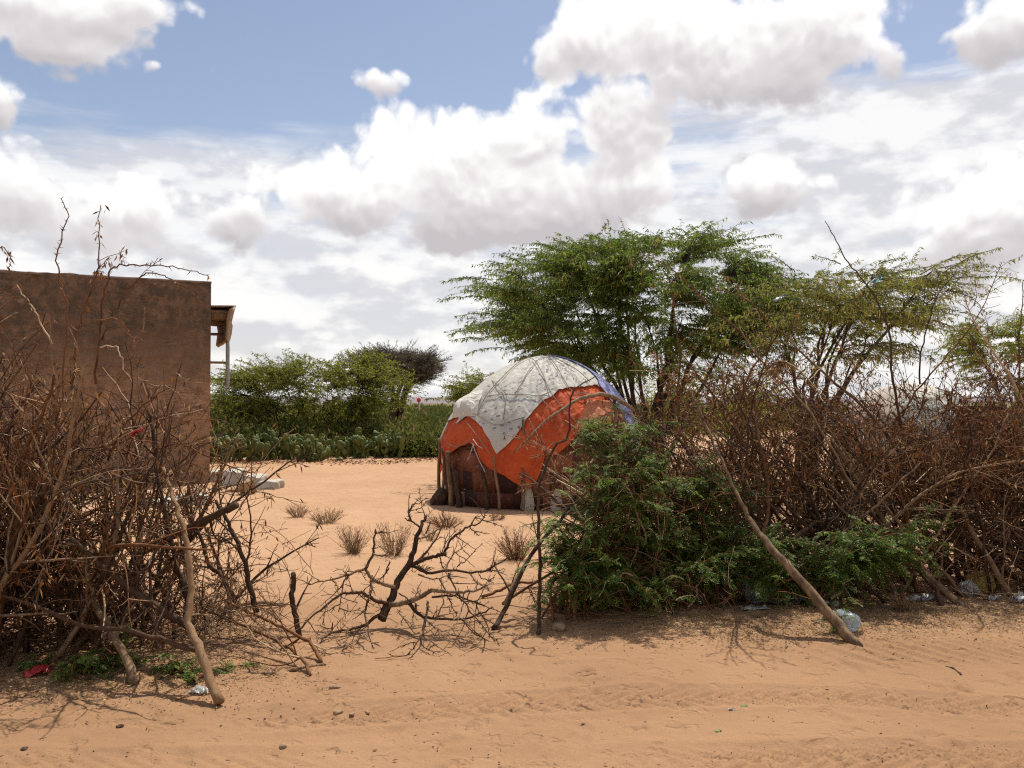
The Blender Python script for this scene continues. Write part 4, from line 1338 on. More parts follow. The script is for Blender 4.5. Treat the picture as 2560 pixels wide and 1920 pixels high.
LB = [
    ('leaning_pole', 'stout peeled tan pole leaning on the left brush fence, cut end on the road', [(550, 1757), (520, 1690), (494, 1612), (470, 1560), (478, 1470), (466, 1340), (442, 1270), (425, 1220), (408, 1170)], 4.74, 5.6, .028, .010, M_POLE, 'pole', 3, .2),
    ('leaning_pole', 'grey barked pole with pale foot leaning into the dark fence base', [(337, 1712), (312, 1640), (272, 1570), (232, 1490), (214, 1400), (205, 1300)], 5.05, 5.75, .028, .014, M_POLE, 'pole', 2, .2),
    ('fallen_limb', 'thick dark limb sloping down through the left brush fence', [(490, 1580), (400, 1520), (320, 1470), (240, 1400), (175, 1345)], 5.45, 5.3, .024, .016, M_BRANCH, 'branch', 2, .3),
    ('fallen_limb', 'long low limb running along the foot of the left brush fence', [(505, 1628), (420, 1605), (330, 1580), (210, 1565), (100, 1520), (-20, 1480)], 5.0, 5.25, .016, .010, M_BRANCH, 'branch', 4, .3),
    ('broken_limb', 'dark broken limb jutting out of the fence towards the sandy yard', [(592, 1262), (545, 1285), (500, 1305), (440, 1335), (350, 1380)], 5.5, 5.8, .022, .026, M_BRANCH, 'branch', 2, .25),
    ('crooked_limb', 'dark crooked limb rising at the open end of the left brush fence', [(642, 1532), (622, 1450), (612, 1405), (588, 1345), (570, 1310), (540, 1250)], 5.95, 6.0, .020, .010, M_BRANCH, 'branch', 4, .35),
    ('crooked_limb', 'thin dark crooked limb beside the crooked one at the fence end', [(585, 1500), (555, 1440), (520, 1410), (500, 1340), (480, 1290), (470, 1200)], 5.9, 6.0, .016, .008, M_BRANCH, 'branch', 6, .35),
    ('upright_limb', 'tall dark limb standing among the branches of the left brush fence', [(470, 1500), (440, 1400), (415, 1290), (395, 1200), (385, 1090), (372, 1030)], 5.7, 5.9, .020, .010, M_BRANCH, 'branch', 5, .4),
    ('bent_limb', 'bent brown limb whose hooked end touches the road beside the gap', [(802, 1655), (790, 1630), (770, 1602), (730, 1580), (680, 1555), (620, 1530), (560, 1500)], 5.5, 6.0, .013, .009, M_TWIG, 'branch', 5, .3),
    ('fallen_limb', 'pale limb lying flat on the litter beside the gap', [(815, 1660), (760, 1668), (700, 1680), (630, 1683), (560, 1676)], 5.5, 5.4, .012, .008, M_GREYTWIG, 'branch', 3, .25),
    ('fallen_limb', 'thin limb sloping from the fence down to the litter beside the gap', [(775, 1688), (760, 1655), (720, 1620), (660, 1585), (600, 1560), (500, 1520)], 5.3, 5.9, .011, .008, M_TWIG, 'branch', 5, .3),
    ('stake', 'short broken dark stake standing upright in the sand of the gap', [(748, 1592), (738, 1540), (731, 1500), (734, 1450), (733, 1434)], 6.12, 6.12, .020, .017, M_BRANCH, 'stake', 1, .2),
    ('fallen_limb', 'short curved limb lying on the sand behind the broken stake', [(560, 1525), (620, 1508), (670, 1506), (712, 1516)], 6.85, 7.0, .014, .012, M_POLE, 'branch', 0, .2),
]
for i, (nm, lab, pts, d0, d1, r0, r1, mt, cat, tw, tl) in enumerate(LB):
    limb(nm, lab, pts, d0, d1, r0, r1, mt, cat, 900 + i, tw, (tl, tl * 2.2), 10)
# whips that rise above the house parapet
WH = [
    ('tall bare zigzag whip standing above the mud house parapet', [(160, 1020), (158, 930), (166, 830), (160, 740), (148, 690), (145, 640), (155, 580), (168, 540), (152, 496)], 5.9, 5.7, .0075, .0028, 0, 30, 0),
    ('tall whip with withered leaves standing above the mud house parapet', [(180, 960), (195, 830), (215, 760), (240, 690), (247, 640), (249, 580), (252, 512)], 5.9, 5.7, .0075, .0025, 3, 26, 70),
    ('long whip arching over the parapet towards the downpipe', [(240, 960), (248, 850), (255, 760), (268, 695), (290, 664), (340, 662), (380, 662), (430, 666), (480, 678), (522, 687)], 5.8, 5.6, .008, .0025, 0, 26, 2),
    ('whip arching over and bending down towards the house corner', [(255, 850), (285, 780), (320, 720), (360, 690), (400, 684), (440, 706), (490, 740), (525, 778)], 5.8, 5.5, .0065, .0022, 1, 18, 2),
    ('curled whip tip with withered leaves hanging over the parapet', [(-60, 690), (-30, 640), (0, 617), (18, 628), (27, 650), (25, 672)], 5.6, 5.5, .005, .002, 0, 10, 12),
    ('pale whip rising in front of the plain house wall', [(310, 900), (335, 870), (352, 850), (358, 810), (361, 768)], 5.7, 5.6, .006, .003, 1, 18, 1),
    ('whip with hooked end hanging before the house wall', [(250, 870), (280, 862), (300, 880), (312, 920), (330, 955)], 5.6, 5.5, .005, .002, 0, 14, 0),
    ('whip curving down in front of the house wall above the fence', [(240, 800), (280, 795), (310, 812), (330, 840), (336, 862)], 5.6, 5.5, .005, .002, 0, 14, 1),
    ('branched whip reaching up the house wall above the thickest brush', [(130, 860), (100, 800), (85, 770), (60, 740), (42, 712)], 5.6, 5.5, .006, .003, 3, 16, 8),
    ('hooked bare shoot at the top of the brush before the house corner', [(345, 945), (380, 962), (420, 970), (445, 985), (458, 1010), (460, 1045), (450, 1075)], 5.7, 5.7, .006, .0025, 1, 16, 0),
    ('straight bare shoot slanting up before the house corner', [(270, 1150), (310, 1070), (350, 1020), (395, 985), (425, 965)], 5.7, 5.7, .008, .004, 2, 12, 0),
    ('long grey shoot reaching past the house corner', [(380, 1200), (440, 1170), (478, 1130), (500, 1110), (540, 1100)], 5.7, 5.8, .006, .003, 2, 12, 0),
    ('dark shoot slanting from the brush to the cement blocks', [(420, 1080), (470, 1115), (520, 1140), (580, 1170), (628, 1182)], 5.7, 5.8, .007, .004, 2, 12, 0),
]
for i, (lab, pts, d0, d1, r0, r1, tw, th, lv) in enumerate(WH):
    limb('thorn_whip', lab, pts, d0, d1, r0, r1, M_GREYTWIG if i in (5, 9) else M_TWIG, 'twig', 940 + i, tw, (.1, .25), th, lv, sides=5, jit=.006)

RB = [
    ('leaning_pole', 'thick straight pole propped across the green shrub, splintered foot on the road', [(2146, 1622), (2080, 1545), (2000, 1450), (1930, 1370), (1895, 1330), (1860, 1270), (1822, 1190), (1785, 1110), (1750, 1030), (1722, 960)], 5.82, 7.3, .040, .008, M_POLE, 'pole', 3, .25),
    ('forked_limb', 'slender limb forking upward from the thick propped pole', [(1905, 1340), (1918, 1290), (1920, 1230), (1905, 1130), (1890, 1060), (1885, 980)], 6.75, 7.2, .014, .007, M_TWIG, 'branch', 4, .3),
    ('leaning_pole', 'brown pole leaning on the right fence above the white scraps', [(2418, 1524), (2350, 1470), (2290, 1410), (2230, 1330), (2150, 1210), (2080, 1100)], 7.0, 7.7, .032, .015, M_POLE, 'pole', 3, .25),
    ('leaning_pole', 'thinner pole crossing the brown one at the right fence foot', [(2356, 1522), (2330, 1460), (2270, 1400), (2200, 1310), (2110, 1190), (2030, 1080)], 6.95, 7.7, .021, .011, M_BRANCH, 'pole', 4, .25),
    ('leaning_pole', 'slim forked pole leaning on the right fence by the yellow bag', [(2528, 1490), (2480, 1410), (2420, 1310), (2385, 1250), (2330, 1150), (2290, 1090), (2230, 1030)], 7.3, 7.9, .026, .014, M_POLE, 'pole', 4, .25),
    ('forked_limb', 'upright fork of the slim pole by the yellow bag', [(2388, 1255), (2410, 1200), (2415, 1130), (2440, 1050), (2480, 990)], 7.65, 7.8, .014, .007, M_BRANCH, 'branch', 3, .3),
    ('leaning_pole', 'grey stub of a pole standing behind the leafy sprays', [(2245, 1502), (2228, 1460), (2205, 1425), (2170, 1370), (2130, 1300)], 7.1, 7.6, .024, .014, M_GREYTWIG, 'pole', 2, .25),
    ('fallen_limb', 'dark limb sliding out of the right fence onto the litter', [(2225, 1515), (2180, 1480), (2130, 1450), (2060, 1410), (1990, 1370)], 7.0, 7.4, .018, .012, M_BRANCH, 'branch', 3, .25),
    ('fallen_limb', 'short stout limb lying crosswise in the middle of the right fence', [(1985, 1345), (2030, 1310), (2065, 1298), (2110, 1300)], 7.3, 7.5, .020, .014, M_POLE, 'branch', 1, .2),
    ('tall_shoot', 'long bare shoot curving up high above the right brush fence', [(2260, 1090), (2248, 1040), (2238, 980), (2228, 920), (2226, 850), (2205, 780), (2180, 730), (2140, 680), (2105, 635), (2085, 590), (2062, 552)], 7.6, 7.4, .013, .003, M_BRANCH, 'branch', 0, .1),
    ('tall_shoot', 'thin dark shoot rising beside the farther hut roof', [(2300, 960), (2300, 900), (2312, 840), (2330, 780), (2350, 730), (2390, 680)], 7.6, 7.4, .008, .003, M_BRANCH, 'branch', 4, .2),
    ('tall_shoot', 'spindly shoot crossing in front of the farther hut', [(2255, 1040), (2290, 980), (2340, 920), (2400, 850), (2450, 780), (2490, 690), (2505, 655)], 7.7, 7.5, .009, .002, M_TWIG, 'branch', 5, .2),
    ('tall_shoot', 'branched shoot leaning out over the red sheet fence', [(2560, 1010), (2520, 930), (2470, 860), (2430, 790), (2410, 740)], 7.6, 7.5, .012, .003, M_TWIG, 'branch', 6, .25),
    ('tall_shoot', 'upright shoot in front of the low green thorn tree', [(2545, 1020), (2550, 930), (2548, 850), (2556, 760), (2558, 700)], 7.5, 7.4, .008, .003, M_TWIG, 'branch', 3, .2),
    ('tall_shoot', 'pale shoot slanting down before the large green tree', [(1900, 900), (1850, 830), (1780, 770), (1700, 690), (1640, 650), (1580, 630)], 7.5, 7.2, .008, .002, M_TWIG, 'branch', 3, .2),
    ('tall_shoot', 'reddish leafy dead shoot standing before the large green tree', [(1700, 1060), (1695, 980), (1700, 900), (1690, 820), (1680, 720), (1690, 680)], 7.4, 7.3, .010, .003, M_TWIG, 'branch', 6, .2),
    ('tall_shoot', 'crooked dead shoot arching between the two thorn trees', [(1850, 1000), (1880, 920), (1930, 850), (1900, 780), (1850, 740), (1780, 720)], 7.5, 7.3, .009, .003, M_TWIG, 'branch', 5, .2),
    ('forked_stick', 'dark thorny forked stick arching in front of the dome hut', [(1345, 1590), (1348, 1500), (1350, 1380), (1345, 1270), (1352, 1200), (1385, 1120), (1420, 1090), (1425, 1010), (1440, 970), (1490, 940)], 6.4, 6.5, .015, .004, M_BRANCH, 'branch', 1, .15),
    ('propped_stick', 'smooth straight stick propped in the gap against the green shrub', [(1232, 1572), (1260, 1530), (1300, 1440), (1340, 1370), (1400, 1300), (1440, 1240)], 6.3, 6.9, .020, .010, M_BRANCH, 'branch', 2, .2),
    ('propped_stick', 'second stick crossing the smooth one beside the gap', [(1262, 1510), (1290, 1450), (1320, 1400), (1370, 1330), (1400, 1300), (1460, 1250)], 6.6, 7.1, .016, .010, M_GREYTWIG, 'branch', 2, .2),
    ('fallen_limb', 'reddish forked limb lying on the sand behind the propped sticks', [(1205, 1492), (1250, 1475), (1290, 1460), (1350, 1455)], 7.3, 7.6, .014, .010, M_TWIG, 'branch', 2, .2),
    ('dry_twig', 'thin straight twig lying on the road before the right fence', [(2140, 1512), (2200, 1530), (2290, 1550), (2380, 1575), (2480, 1590)], 7.1, 6.0, .006, .003, M_TWIG, 'twig', 1, .05),
    ('dry_twig', 'short thorny twig lying on the sand before the green shrub', [(1365, 1630), (1395, 1610), (1430, 1598), (1462, 1590)], 5.7, 6.0, .007, .004, M_BRANCH, 'twig', 2, .05),
    ('dry_twig', 'dark stubby twig lying on the bare road', [(2364, 1668), (2385, 1674), (2402, 1688)], 5.3, 5.2, .008, .006, M_BRANCH, 'twig', 0, .05),
    ('dry_twig', 'long brown twig at the road edge below the red wrapper', [(0, 1762), (60, 1742), (130, 1728), (200, 1710)], 4.7, 5.0, .007, .004, M_TWIG, 'twig', 1, .06),
    ('dry_twig', 'short twig lying beside the foot of the peeled pole', [(430, 1755), (470, 1742), (520, 1738)], 4.75, 4.8, .007, .004, M_TWIG, 'twig', 2, .05),
]
for i, (nm, lab, pts, d0, d1, r0, r1, mt, cat, tw, tl) in enumerate(RB):
    if nm == 'dry_twig':
        d0, d1 = 99, 99
    limb(nm, lab, pts, d0, d1, r0, r1, mt, cat, 970 + i, tw, (tl, tl * 2.2), 10, rads=[.041, .036, .031, .028, .024, .016, .013, .011, .009, .007] if i == 0 else None, leaves=30 if 'dead' in lab and 'shoot' in lab else (6 if nm == 'tall_shoot' and i > 10 else 0))

# ------------------------------------------------------------------ the cut thorn branch blocking the gap
def gap_branch():
    rng = rng_of(55)
    S = .3165
    def c(x, y): return (700 + x * S, 1230 + y * S)
    BR = [  # crop polyline, start radius, end radius, depth start, depth end
        ([(800, 1005), (830, 930), (870, 880), (895, 800), (930, 700), (1010, 590), (1050, 470), (1090, 340), (1120, 260), (1155, 185)], .040, .013, 6.45, 6.75),
        ([(870, 890), (1000, 870), (1100, 830), (1200, 780), (1300, 785), (1420, 792), (1530, 780), (1640, 735)], .024, .006, 6.45, 6.2),
        ([(1020, 880), (1110, 970), (1230, 1000), (1420, 1003), (1560, 970), (1680, 910)], .015, .005, 6.4, 6.25),
        ([(1060, 590), (1160, 640), (1330, 620), (1560, 640), (1660, 600), (1750, 550), (1890, 470)], .014, .005, 6.6, 7.0),
        ([(1050, 570), (1150, 530), (1230, 505), (1310, 490)], .017, .012, 6.6, 6.4),
        ([(1290, 495), (1350, 380), (1430, 315), (1500, 270), (1580, 240), (1640, 150)], .012, .004, 6.45, 6.6),
        ([(1040, 590), (1130, 500), (1200, 420), (1300, 260)], .013, .005, 6.62, 6.9),
        ([(870, 885), (800, 868), (700, 830), (640, 800), (560, 798), (470, 815), (350, 910), (240, 1000), (150, 1090)], .018, .005, 6.5, 6.2),
        ([(915, 755), (800, 720), (720, 680), (672, 612), (610, 625), (540, 650), (430, 690), (350, 700), (215, 735)], .018, .005, 6.55, 6.5),
        ([(672, 612), (730, 510), (742, 380), (755, 290)], .013, .006, 6.5, 6.6),
        ([(738, 490), (790, 500), (860, 500)], .008, .004, 6.5, 6.4), ([(752, 325), (780, 320), (812, 308)], .006, .003, 6.6, 6.6),
        ([(820, 940), (690, 1040), (570, 1080), (430, 1105), (350, 1150), (300, 1220)], .014, .004, 6.45, 6.0),
        ([(720, 690), (720, 800), (670, 930), (690, 1060), (740, 1240)], .010, .004, 6.5, 5.85),
        ([(690, 1110), (540, 1210), (450, 1290)], .007, .003, 6.1, 5.8),
        ([(1100, 275), (1040, 235), (985, 205)], .008, .004, 6.72, 6.7), ([(1030, 225), (1015, 190), (1040, 110), (1100, 85), (1170, 45)], .007, .003, 6.7, 6.8),
        ([(1090, 370), (1220, 320), (1300, 250), (1285, 170)], .008, .004, 6.7, 6.5),
        ([(1170, 870), (1160, 970), (1130, 1110), (1080, 1190), (1020, 1290)], .010, .003, 6.4, 5.7),
        ([(1330, 640), (1400, 800), (1470, 900), (1600, 1060), (1700, 1190)], .008, .003, 6.4, 5.9),
        ([(1260, 690), (1330, 830), (1400, 990)], .007, .003, 6.45, 6.2), ([(1550, 900), (1620, 1000), (1790, 1080)], .006, .003, 6.3, 6.1),
        ([(1500, 650), (1570, 720), (1660, 790)], .006, .003, 6.6, 6.4), ([(1200, 830), (1400, 815), (1500, 860), (1600, 890)], .009, .004, 6.4, 6.2),
        ([(1150, 1000), (1250, 1090), (1380, 1200)], .007, .003, 6.35, 5.8), ([(1260, 500), (1290, 600), (1340, 690)], .007, .003, 6.45, 6.3),
        ([(1300, 620), (1360, 510), (1480, 410)], .008, .003, 6.5, 6.7), ([(1400, 590), (1500, 510), (1600, 400)], .006, .003, 6.6, 6.8),
        ([(540, 655), (500, 730), (490, 820), (460, 950)], .007, .003, 6.5, 6.3), ([(420, 700), (450, 740), (460, 800)], .008, .005, 6.5, 6.4),
        ([(520, 660), (545, 590)], .006, .003, 6.5, 6.5), ([(860, 600), (830, 650), (800, 690)], .005, .003, 6.5, 6.5), ([(870, 550), (830, 640), (770, 720)], .006, .003, 6.5, 6.5),
        ([(940, 800), (1030, 860), (1100, 900)], .006, .003, 6.4, 6.3), ([(1100, 580), (1160, 640)], .006, .004, 6.6, 6.5), ([(1150, 330), (1190, 230)], .006, .004, 6.7, 6.7),
        ([(1500, 280), (1550, 190)], .006, .004, 6.5, 6.5), ([(1500, 280), (1570, 345)], .005, .003, 6.5, 6.45), ([(540, 1085), (520, 1180), (505, 1250)], .006, .003, 6.1, 5.9),
        ([(1240, 1000), (1280, 900), (1290, 860)], .006, .004, 6.3, 6.3), ([(1450, 800), (1430, 950), (1330, 1110)], .006, .003, 6.3, 6.0), ([(1430, 1000), (1520, 1100), (1650, 1180)], .006, .003, 6.3, 5.9),
        ([(930, 930), (970, 990), (1040, 1050)], .006, .003, 6.4, 6.2), ([(1090, 650), (1200, 690), (1330, 660), (1480, 680)], .007, .003, 6.5, 6.6), ([(410, 1100), (415, 1030)], .005, .004, 6.1, 6.1),
        ([(1620, 630), (1700, 620), (1780, 612)], .005, .003, 6.8, 6.9), ([(1570, 650), (1620, 690), (1690, 720)], .005, .003, 6.8, 6.7),
    ]
    org = P(*c(800, 1005), gd(c(800, 1005)[1]) - .02)
    root = thing('cut_thorn_branch', 'bare dark many forked thorn branch lying in the gap between the fences', 'branch', org)
    allp = []
    for pts, r0, r1, d0, d1 in BR:
        ctrl = pxline([c(x, y) for x, y in pts], d0 * .985, d1 * .985)
        pp, rr = smooth_poly(ctrl, np.linspace(r0, r1, len(ctrl)) * .92, 4, rng, .0035)
        allp.append((pp, rr, 0))
        poly = [(pp - org, rr, rng.random())]
        side = []
        L = np.linalg.norm(np.diff(pp, axis=0), axis=1).sum()
        for _ in range(rng.poisson(L * 7)):
            i = rng.integers(1, len(pp) - 1); ax = unit(pp[i + 1] - pp[i])
            d = unit(unit(np.cross(ax, rng.normal(0, 1, 3))) + ax * .7)
            grow(rng, pp[i], d, rng.uniform(.06, .26), .0042, side, 0, 1, .04, .12, .2, (9, 5), (0, 0, 0), (.2, .4), .6, .0022, zmin=.012)
        th = thorns(rng, [(pp, rr, 0)], 34, (.012, .028), .0028) + thorns(rng, side, 22, (.008, .02), .002)
        tube_obj('branch', poly + [(a - org, b, rng.random()) for a, b, _ in side] + [(a - org, b, q) for a, b, q in th], M_BRANCH if rng.random() < .7 else M_GREYTWIG, root, 6 if r0 > .012 else 4, r0 > .012)
gap_branch()

# ------------------------------------------------------------------ green shrub and leafy cut sprays
def compound_leaves(rng, twigs, spacing, ln, lw, npair=5, droop=.35):
    """bipinnate leaves with real leaflets"""
    Bs = []; Ds = []; Us = []; R = []
    for pts in twigs:
        seg = np.diff(pts, axis=0); sl = np.linalg.norm(seg, axis=1); L = sl.sum()
        n = max(2, int(L / spacing)); cum = np.concatenate(([0], np.cumsum(sl)))
        for kx in range(n):
            s = L * (kx + rng.uniform(.2, .8)) / n
            q = np.array([np.interp(s, cum, pts[:, a]) for a in range(3)])
            i = min(np.searchsorted(cum, s), len(seg)) - 1
            ax = unit(seg[max(i, 0)])
            sd = unit(unit(np.cross(ax, (0, 0, 1))) * (1 if kx % 2 else -1) + rng.normal(0, .5, 3))
            rn = rng.random()
            for f in (-.45, .45):
                d = unit(sd + ax * (.55 + f) + np.array((0, 0, -droop * rng.uniform(.3, 1.5))))
                l = ln * rng.uniform(.45, 1.25)
                up = unit(np.array((0, 0, 1.0)) + rng.normal(0, .35, 3))
                s2 = unit(np.cross(d, up))
                t = (np.arange(npair) + .6) / npair
                bp = q[None] + d[None] * (t * l)[:, None] + np.array((0, 0, -1))[None] * (t ** 2 * l * .18)[:, None]
                for sg in (-1, 1):
                    Bs.append(bp); Ds.append(np.repeat((s2 * sg + d * .35)[None], npair, 0)); Us.append(np.repeat(up[None], npair, 0)); R.append(np.full(npair, rn))
    B = np.concatenate(Bs); Dd = np.concatenate(Ds); U = np.concatenate(Us); R = np.concatenate(R)
    n = len(B)
    V, Q = blades(B, Dd, U + rng.normal(0, .2, U.shape), lw * 1.12 * rng.uniform(.7, 1.3, n), lw * .56, .05)
    return V, Q, np.repeat(R, 4)

def leafy(name, label, base, targets, seed, twig_n, twig_l, spacing=.03, ln=.062, lw=.017, cat='shrub', wood_r=.012, bare=0, base_spread=.1):
    rng = rng_of(seed)
    base = np.asarray(base, float)
    root = thing(name, label, cat, base)
    polys = []; twigs = []; bareP = []
    for t in targets:
        t = np.asarray(t, float)
        b0 = base + np.append(rng.normal(0, base_spread, 2), 0)
        mid = b0 * .5 + t * .5 + np.array((0, 0, .18 * np.linalg.norm(t - b0))) + rng.normal(0, .05, 3)
        pts = bez(b0, mid, t, 9) + np.concatenate((np.zeros((1, 3)), rng.normal(0, .012, (8, 3))))
        polys.append((pts, np.linspace(wood_r, .0035, 9), rng.random()))
        twigs.append(pts[5:])
        outw = unit((t - b0) * np.array((1, 1, .35)))
        for _ in range(twig_n):
            i = rng.integers(3, 9); q = pts[i]
            d = unit(outw * .5 + rng.normal(0, .7, 3) * np.array((1, 1, .7)) + np.array((0, 0, .08)))
            l = rng.uniform(*twig_l)
            tw = bez(q, q + d * l * .5 + np.array((0, 0, .04)), q + d * l + np.array((0, 0, -.22 * l)), 5) + rng.normal(0, .006, (5, 3))
            tw[:, 2] = np.maximum(tw[:, 2], .02)
            polys.append((tw, np.linspace(.0042, .0018, 5), rng.random())); twigs.append(tw)
        for _ in range(bare):
            i = rng.integers(1, 8)
            grow(rng, pts[i], rng.normal(0, 1, 3) + np.array((0, 0, -.1)), rng.uniform(.15, .45), .004, bareP, 0, 1, .05, .15, .14, (8, 6), (0, 0, -.2), (.2, .5), .6, .0018, zmin=.015)
    tube_obj('stem', [(a - base, b, c) for a, b, c in polys + with_rnd(rng, bareP)], M_TWIG, root, 4, False)
    V, Q, A = compound_leaves(rng, twigs, spacing, ln, lw)
    V[:, 2] = np.maximum(V[:, 2], .01)
    link('foliage', mk_mesh('foliage', V - base, [Q], A), M_SHRUBLEAF, root)
    return root

def shrub_targets(rng, poly, n, d0, d1):
    out = []
    for x, y in poly_samples(rng, poly, n):
        t = P(x, y, rng.uniform(d0, d1))
        if y > HORIZON + 30: t = P(x, y, min(rng.uniform(d0, d1), gd(y) - .1))
        out.append(t)
    return out
rg = rng_of(71)
S1 = [(1375, 1360), (1400, 1290), (1475, 1200), (1520, 1120), (1580, 1085), (1650, 1110), (1690, 1180), (1700, 1250), (1740, 1320), (1790, 1390), (1780, 1460), (1640, 1480), (1520, 1490), (1440, 1470), (1400, 1420)]
bx = P(1560, 1500, 7.0)
leafy('leafy_shrub', 'fresh green leafy thorn shrub growing at the edge of the gap', (bx[0], 7.0, .02), shrub_targets(rg, S1, 60, 6.5, 7.5), 72, 9, (.12, .46), .030, .058, .0165, bare=9, base_spread=.28)
S1c = [(1680, 1190), (1790, 1250), (1850, 1330), (1860, 1440), (1730, 1470), (1690, 1340)]
bx = P(1760, 1500, 7.0)
leafy('leafy_shrub', 'loose green sprays between the thorn shrub and the thick propped pole', (bx[0], 7.0, .03), shrub_targets(rg, S1c, 24, 6.6, 7.5), 82, 8, (.12, .40), .030, .058, .0165, bare=6, base_spread=.2)
S1b = [(1345, 1400), (1380, 1360), (1430, 1340), (1500, 1350), (1500, 1450), (1400, 1440)]
bx = P(1440, 1540, 6.7)
leafy('leafy_shrub', 'low green shoots of thorn shrub beside the propped sticks', (bx[0], 6.65, .02), shrub_targets(rg, S1b, 12, 6.3, 6.9), 73, 7, (.14, .3), .026, .055, .016, bare=2)
S2 = [(1800, 1300), (1900, 1330), (2050, 1330), (2200, 1340), (2330, 1330), (2250, 1370), (2120, 1420), (2060, 1470), (1930, 1470), (1820, 1440)]
bx = P(1900, 1500, 7.1)
leafy('cut_leafy_branch', 'leafy cut green branch spread flat behind the thick propped pole', (bx[0], 7.0, .05), shrub_targets(rg, S2, 30, 6.6, 7.4), 74, 8, (.15, .38), .026, .06, .0165, 'branch', bare=1)
S2b = [(2060, 1380), (2160, 1350), (2260, 1335), (2360, 1300), (2340, 1345), (2240, 1385), (2140, 1420), (2070, 1430)]
bx = P(2030, 1480, 7.0)
leafy('cut_leafy_branch', 'leafy green spray reaching over the crossed poles of the right fence', (bx[0], 6.95, .12), shrub_targets(rg, S2b, 17, 6.5, 7.1), 81, 9, (.14, .34), .026, .058, .0165, 'branch')
S3 = [(1700, 1150), (1800, 1180), (1900, 1215), (1960, 1245), (1880, 1240), (1780, 1220)]
bx = P(1650, 1300, 7.2)
leafy('leafy_spray', 'thin leafy green spray hanging across the brown fence', bx, shrub_targets(rg, S3, 8, 6.9, 7.3), 75, 8, (.12, .28), .026, .055, .0155, 'branch')
S4 = [(1420, 1090), (1480, 1060), (1560, 1040), (1650, 1060), (1600, 1110), (1480, 1140)]
bx = P(1560, 1250, 7.0)
leafy('leafy_spray', 'leafy green top shoots in front of the hut blue cloth', bx, shrub_targets(rg, S4, 14, 6.8, 7.3), 76, 8, (.12, .3), .028, .055, .0155, 'branch', bare=2)
S5 = [(20, 1690), (120, 1660), (230, 1670), (320, 1660), (300, 1700), (120, 1715)]
bx = P(170, 1690, 5.25)
leafy('leafy_spray', 'green leafy sprigs on the ground under the left brush fence', (bx[0], 5.3, .03), [P(x, y, min(gd(y) - .06, 5.4)) for x, y in poly_samples(rg, S5, 9)], 77, 5, (.10, .25), .026, .055, .0155, 'branch')
S6 = [(360, 1680), (440, 1675), (520, 1670), (600, 1655), (560, 1690), (400, 1700)]
bx = P(470, 1690, 5.2)
leafy('leafy_spray', 'green leafy sprigs on the ground between the two tan poles', (bx[0], 5.25, .03), [P(x, y, min(gd(y) - .05, 5.4)) for x, y in poly_samples(rg, S6, 6)], 78, 4, (.08, .2), .026, .05, .0155, 'branch')
bx = P(1450, 1560, 6.2)
leafy('leafy_spray', 'drooping green sprig hanging to the sand from the shrub', (P(1560, 1440, 6.6)), [P(1500, 1470, 6.3), P(1470, 1530, 6.2), P(1530, 1455, 6.3), P(1620, 1480, 6.3), P(1690, 1500, 6.4)], 79, 5, (.1, .22), .026, .055, .0155, 'branch')
bx = P(2120, 1590, 6.0)
leafy('seedling', 'small green seedling sprouting at the foot of the thick propped pole', (P(2100, 1590, gd(1590))), [P(2090, 1530, 6.1), P(2115, 1500, 6.15), P(2080, 1550, 6.1)], 80, 3, (.06, .15), .03, .05, .015, 'plant', wood_r=.005)

# dead scrub heaped inside the shrub and along the fence feet
def dead_heap(label, cx, cy, rx, ry, h, n, seed, mat=M_TWIG):
    rng = rng_of(seed); org = np.array((cx, cy, 0.0)); out = []
    for _ in range(n):
        x = cx + rng.normal(0, rx * .5); y = cy + rng.normal(0, ry * .5)
        z = abs(rng.normal(0, h * .5))
        grow(rng, (x, y, gzf(x, y) + z + .02), rng.normal(0, 1, 3) * np.array((1, 1, .5)) + np.array((0, 0, .25)), rng.uniform(.15, .45), rng.uniform(.0022, .004), out, 0, 1, .05, .16, .15, (10, 6), (0, 0, -.4), (.2, .5), .5, .0016, zmin=.015)
    o = tube_obj('brushwood_heap', [(a - org, b, rng.random()) for a, b, _ in out], mat, None, 3, False, 'stuff', org)
    # tubes were already made relative to the heap centre
    me = o.data; co = np.empty(len(me.vertices) * 3, dtype=np.float32); me.vertices.foreach_get('co', co)
    co = co.reshape(-1, 3) + org.astype(np.float32); me.vertices.foreach_set('co', co.ravel()); me.update()
    tag(o, label, 'brushwood')
for i, a in enumerate([
    ('fine grey brushwood heaped at the open end of the left fence', -1.95, 5.9, .55, .5, .36, 150, M_GREYTWIG),
    ('dark brushwood packed under the left fence', -3.2, 5.75, 1.5, .5, .62, 620, M_BRANCH),
    ('grey dead twigs caught in the crown of the green shrub', 1.12, 6.85, .2, .25, 1.1, 70, M_GREYTWIG),
    ('dry brushwood packed under the green shrub', 1.2, 6.9, .8, .5, .3, 230, M_TWIG),
    ('dry brushwood packed under the right fence', 3.6, 7.5, 2.2, .5, .4, 420, M_TWIG)]):
    dead_heap(*a[:7], 500 + i, a[7])
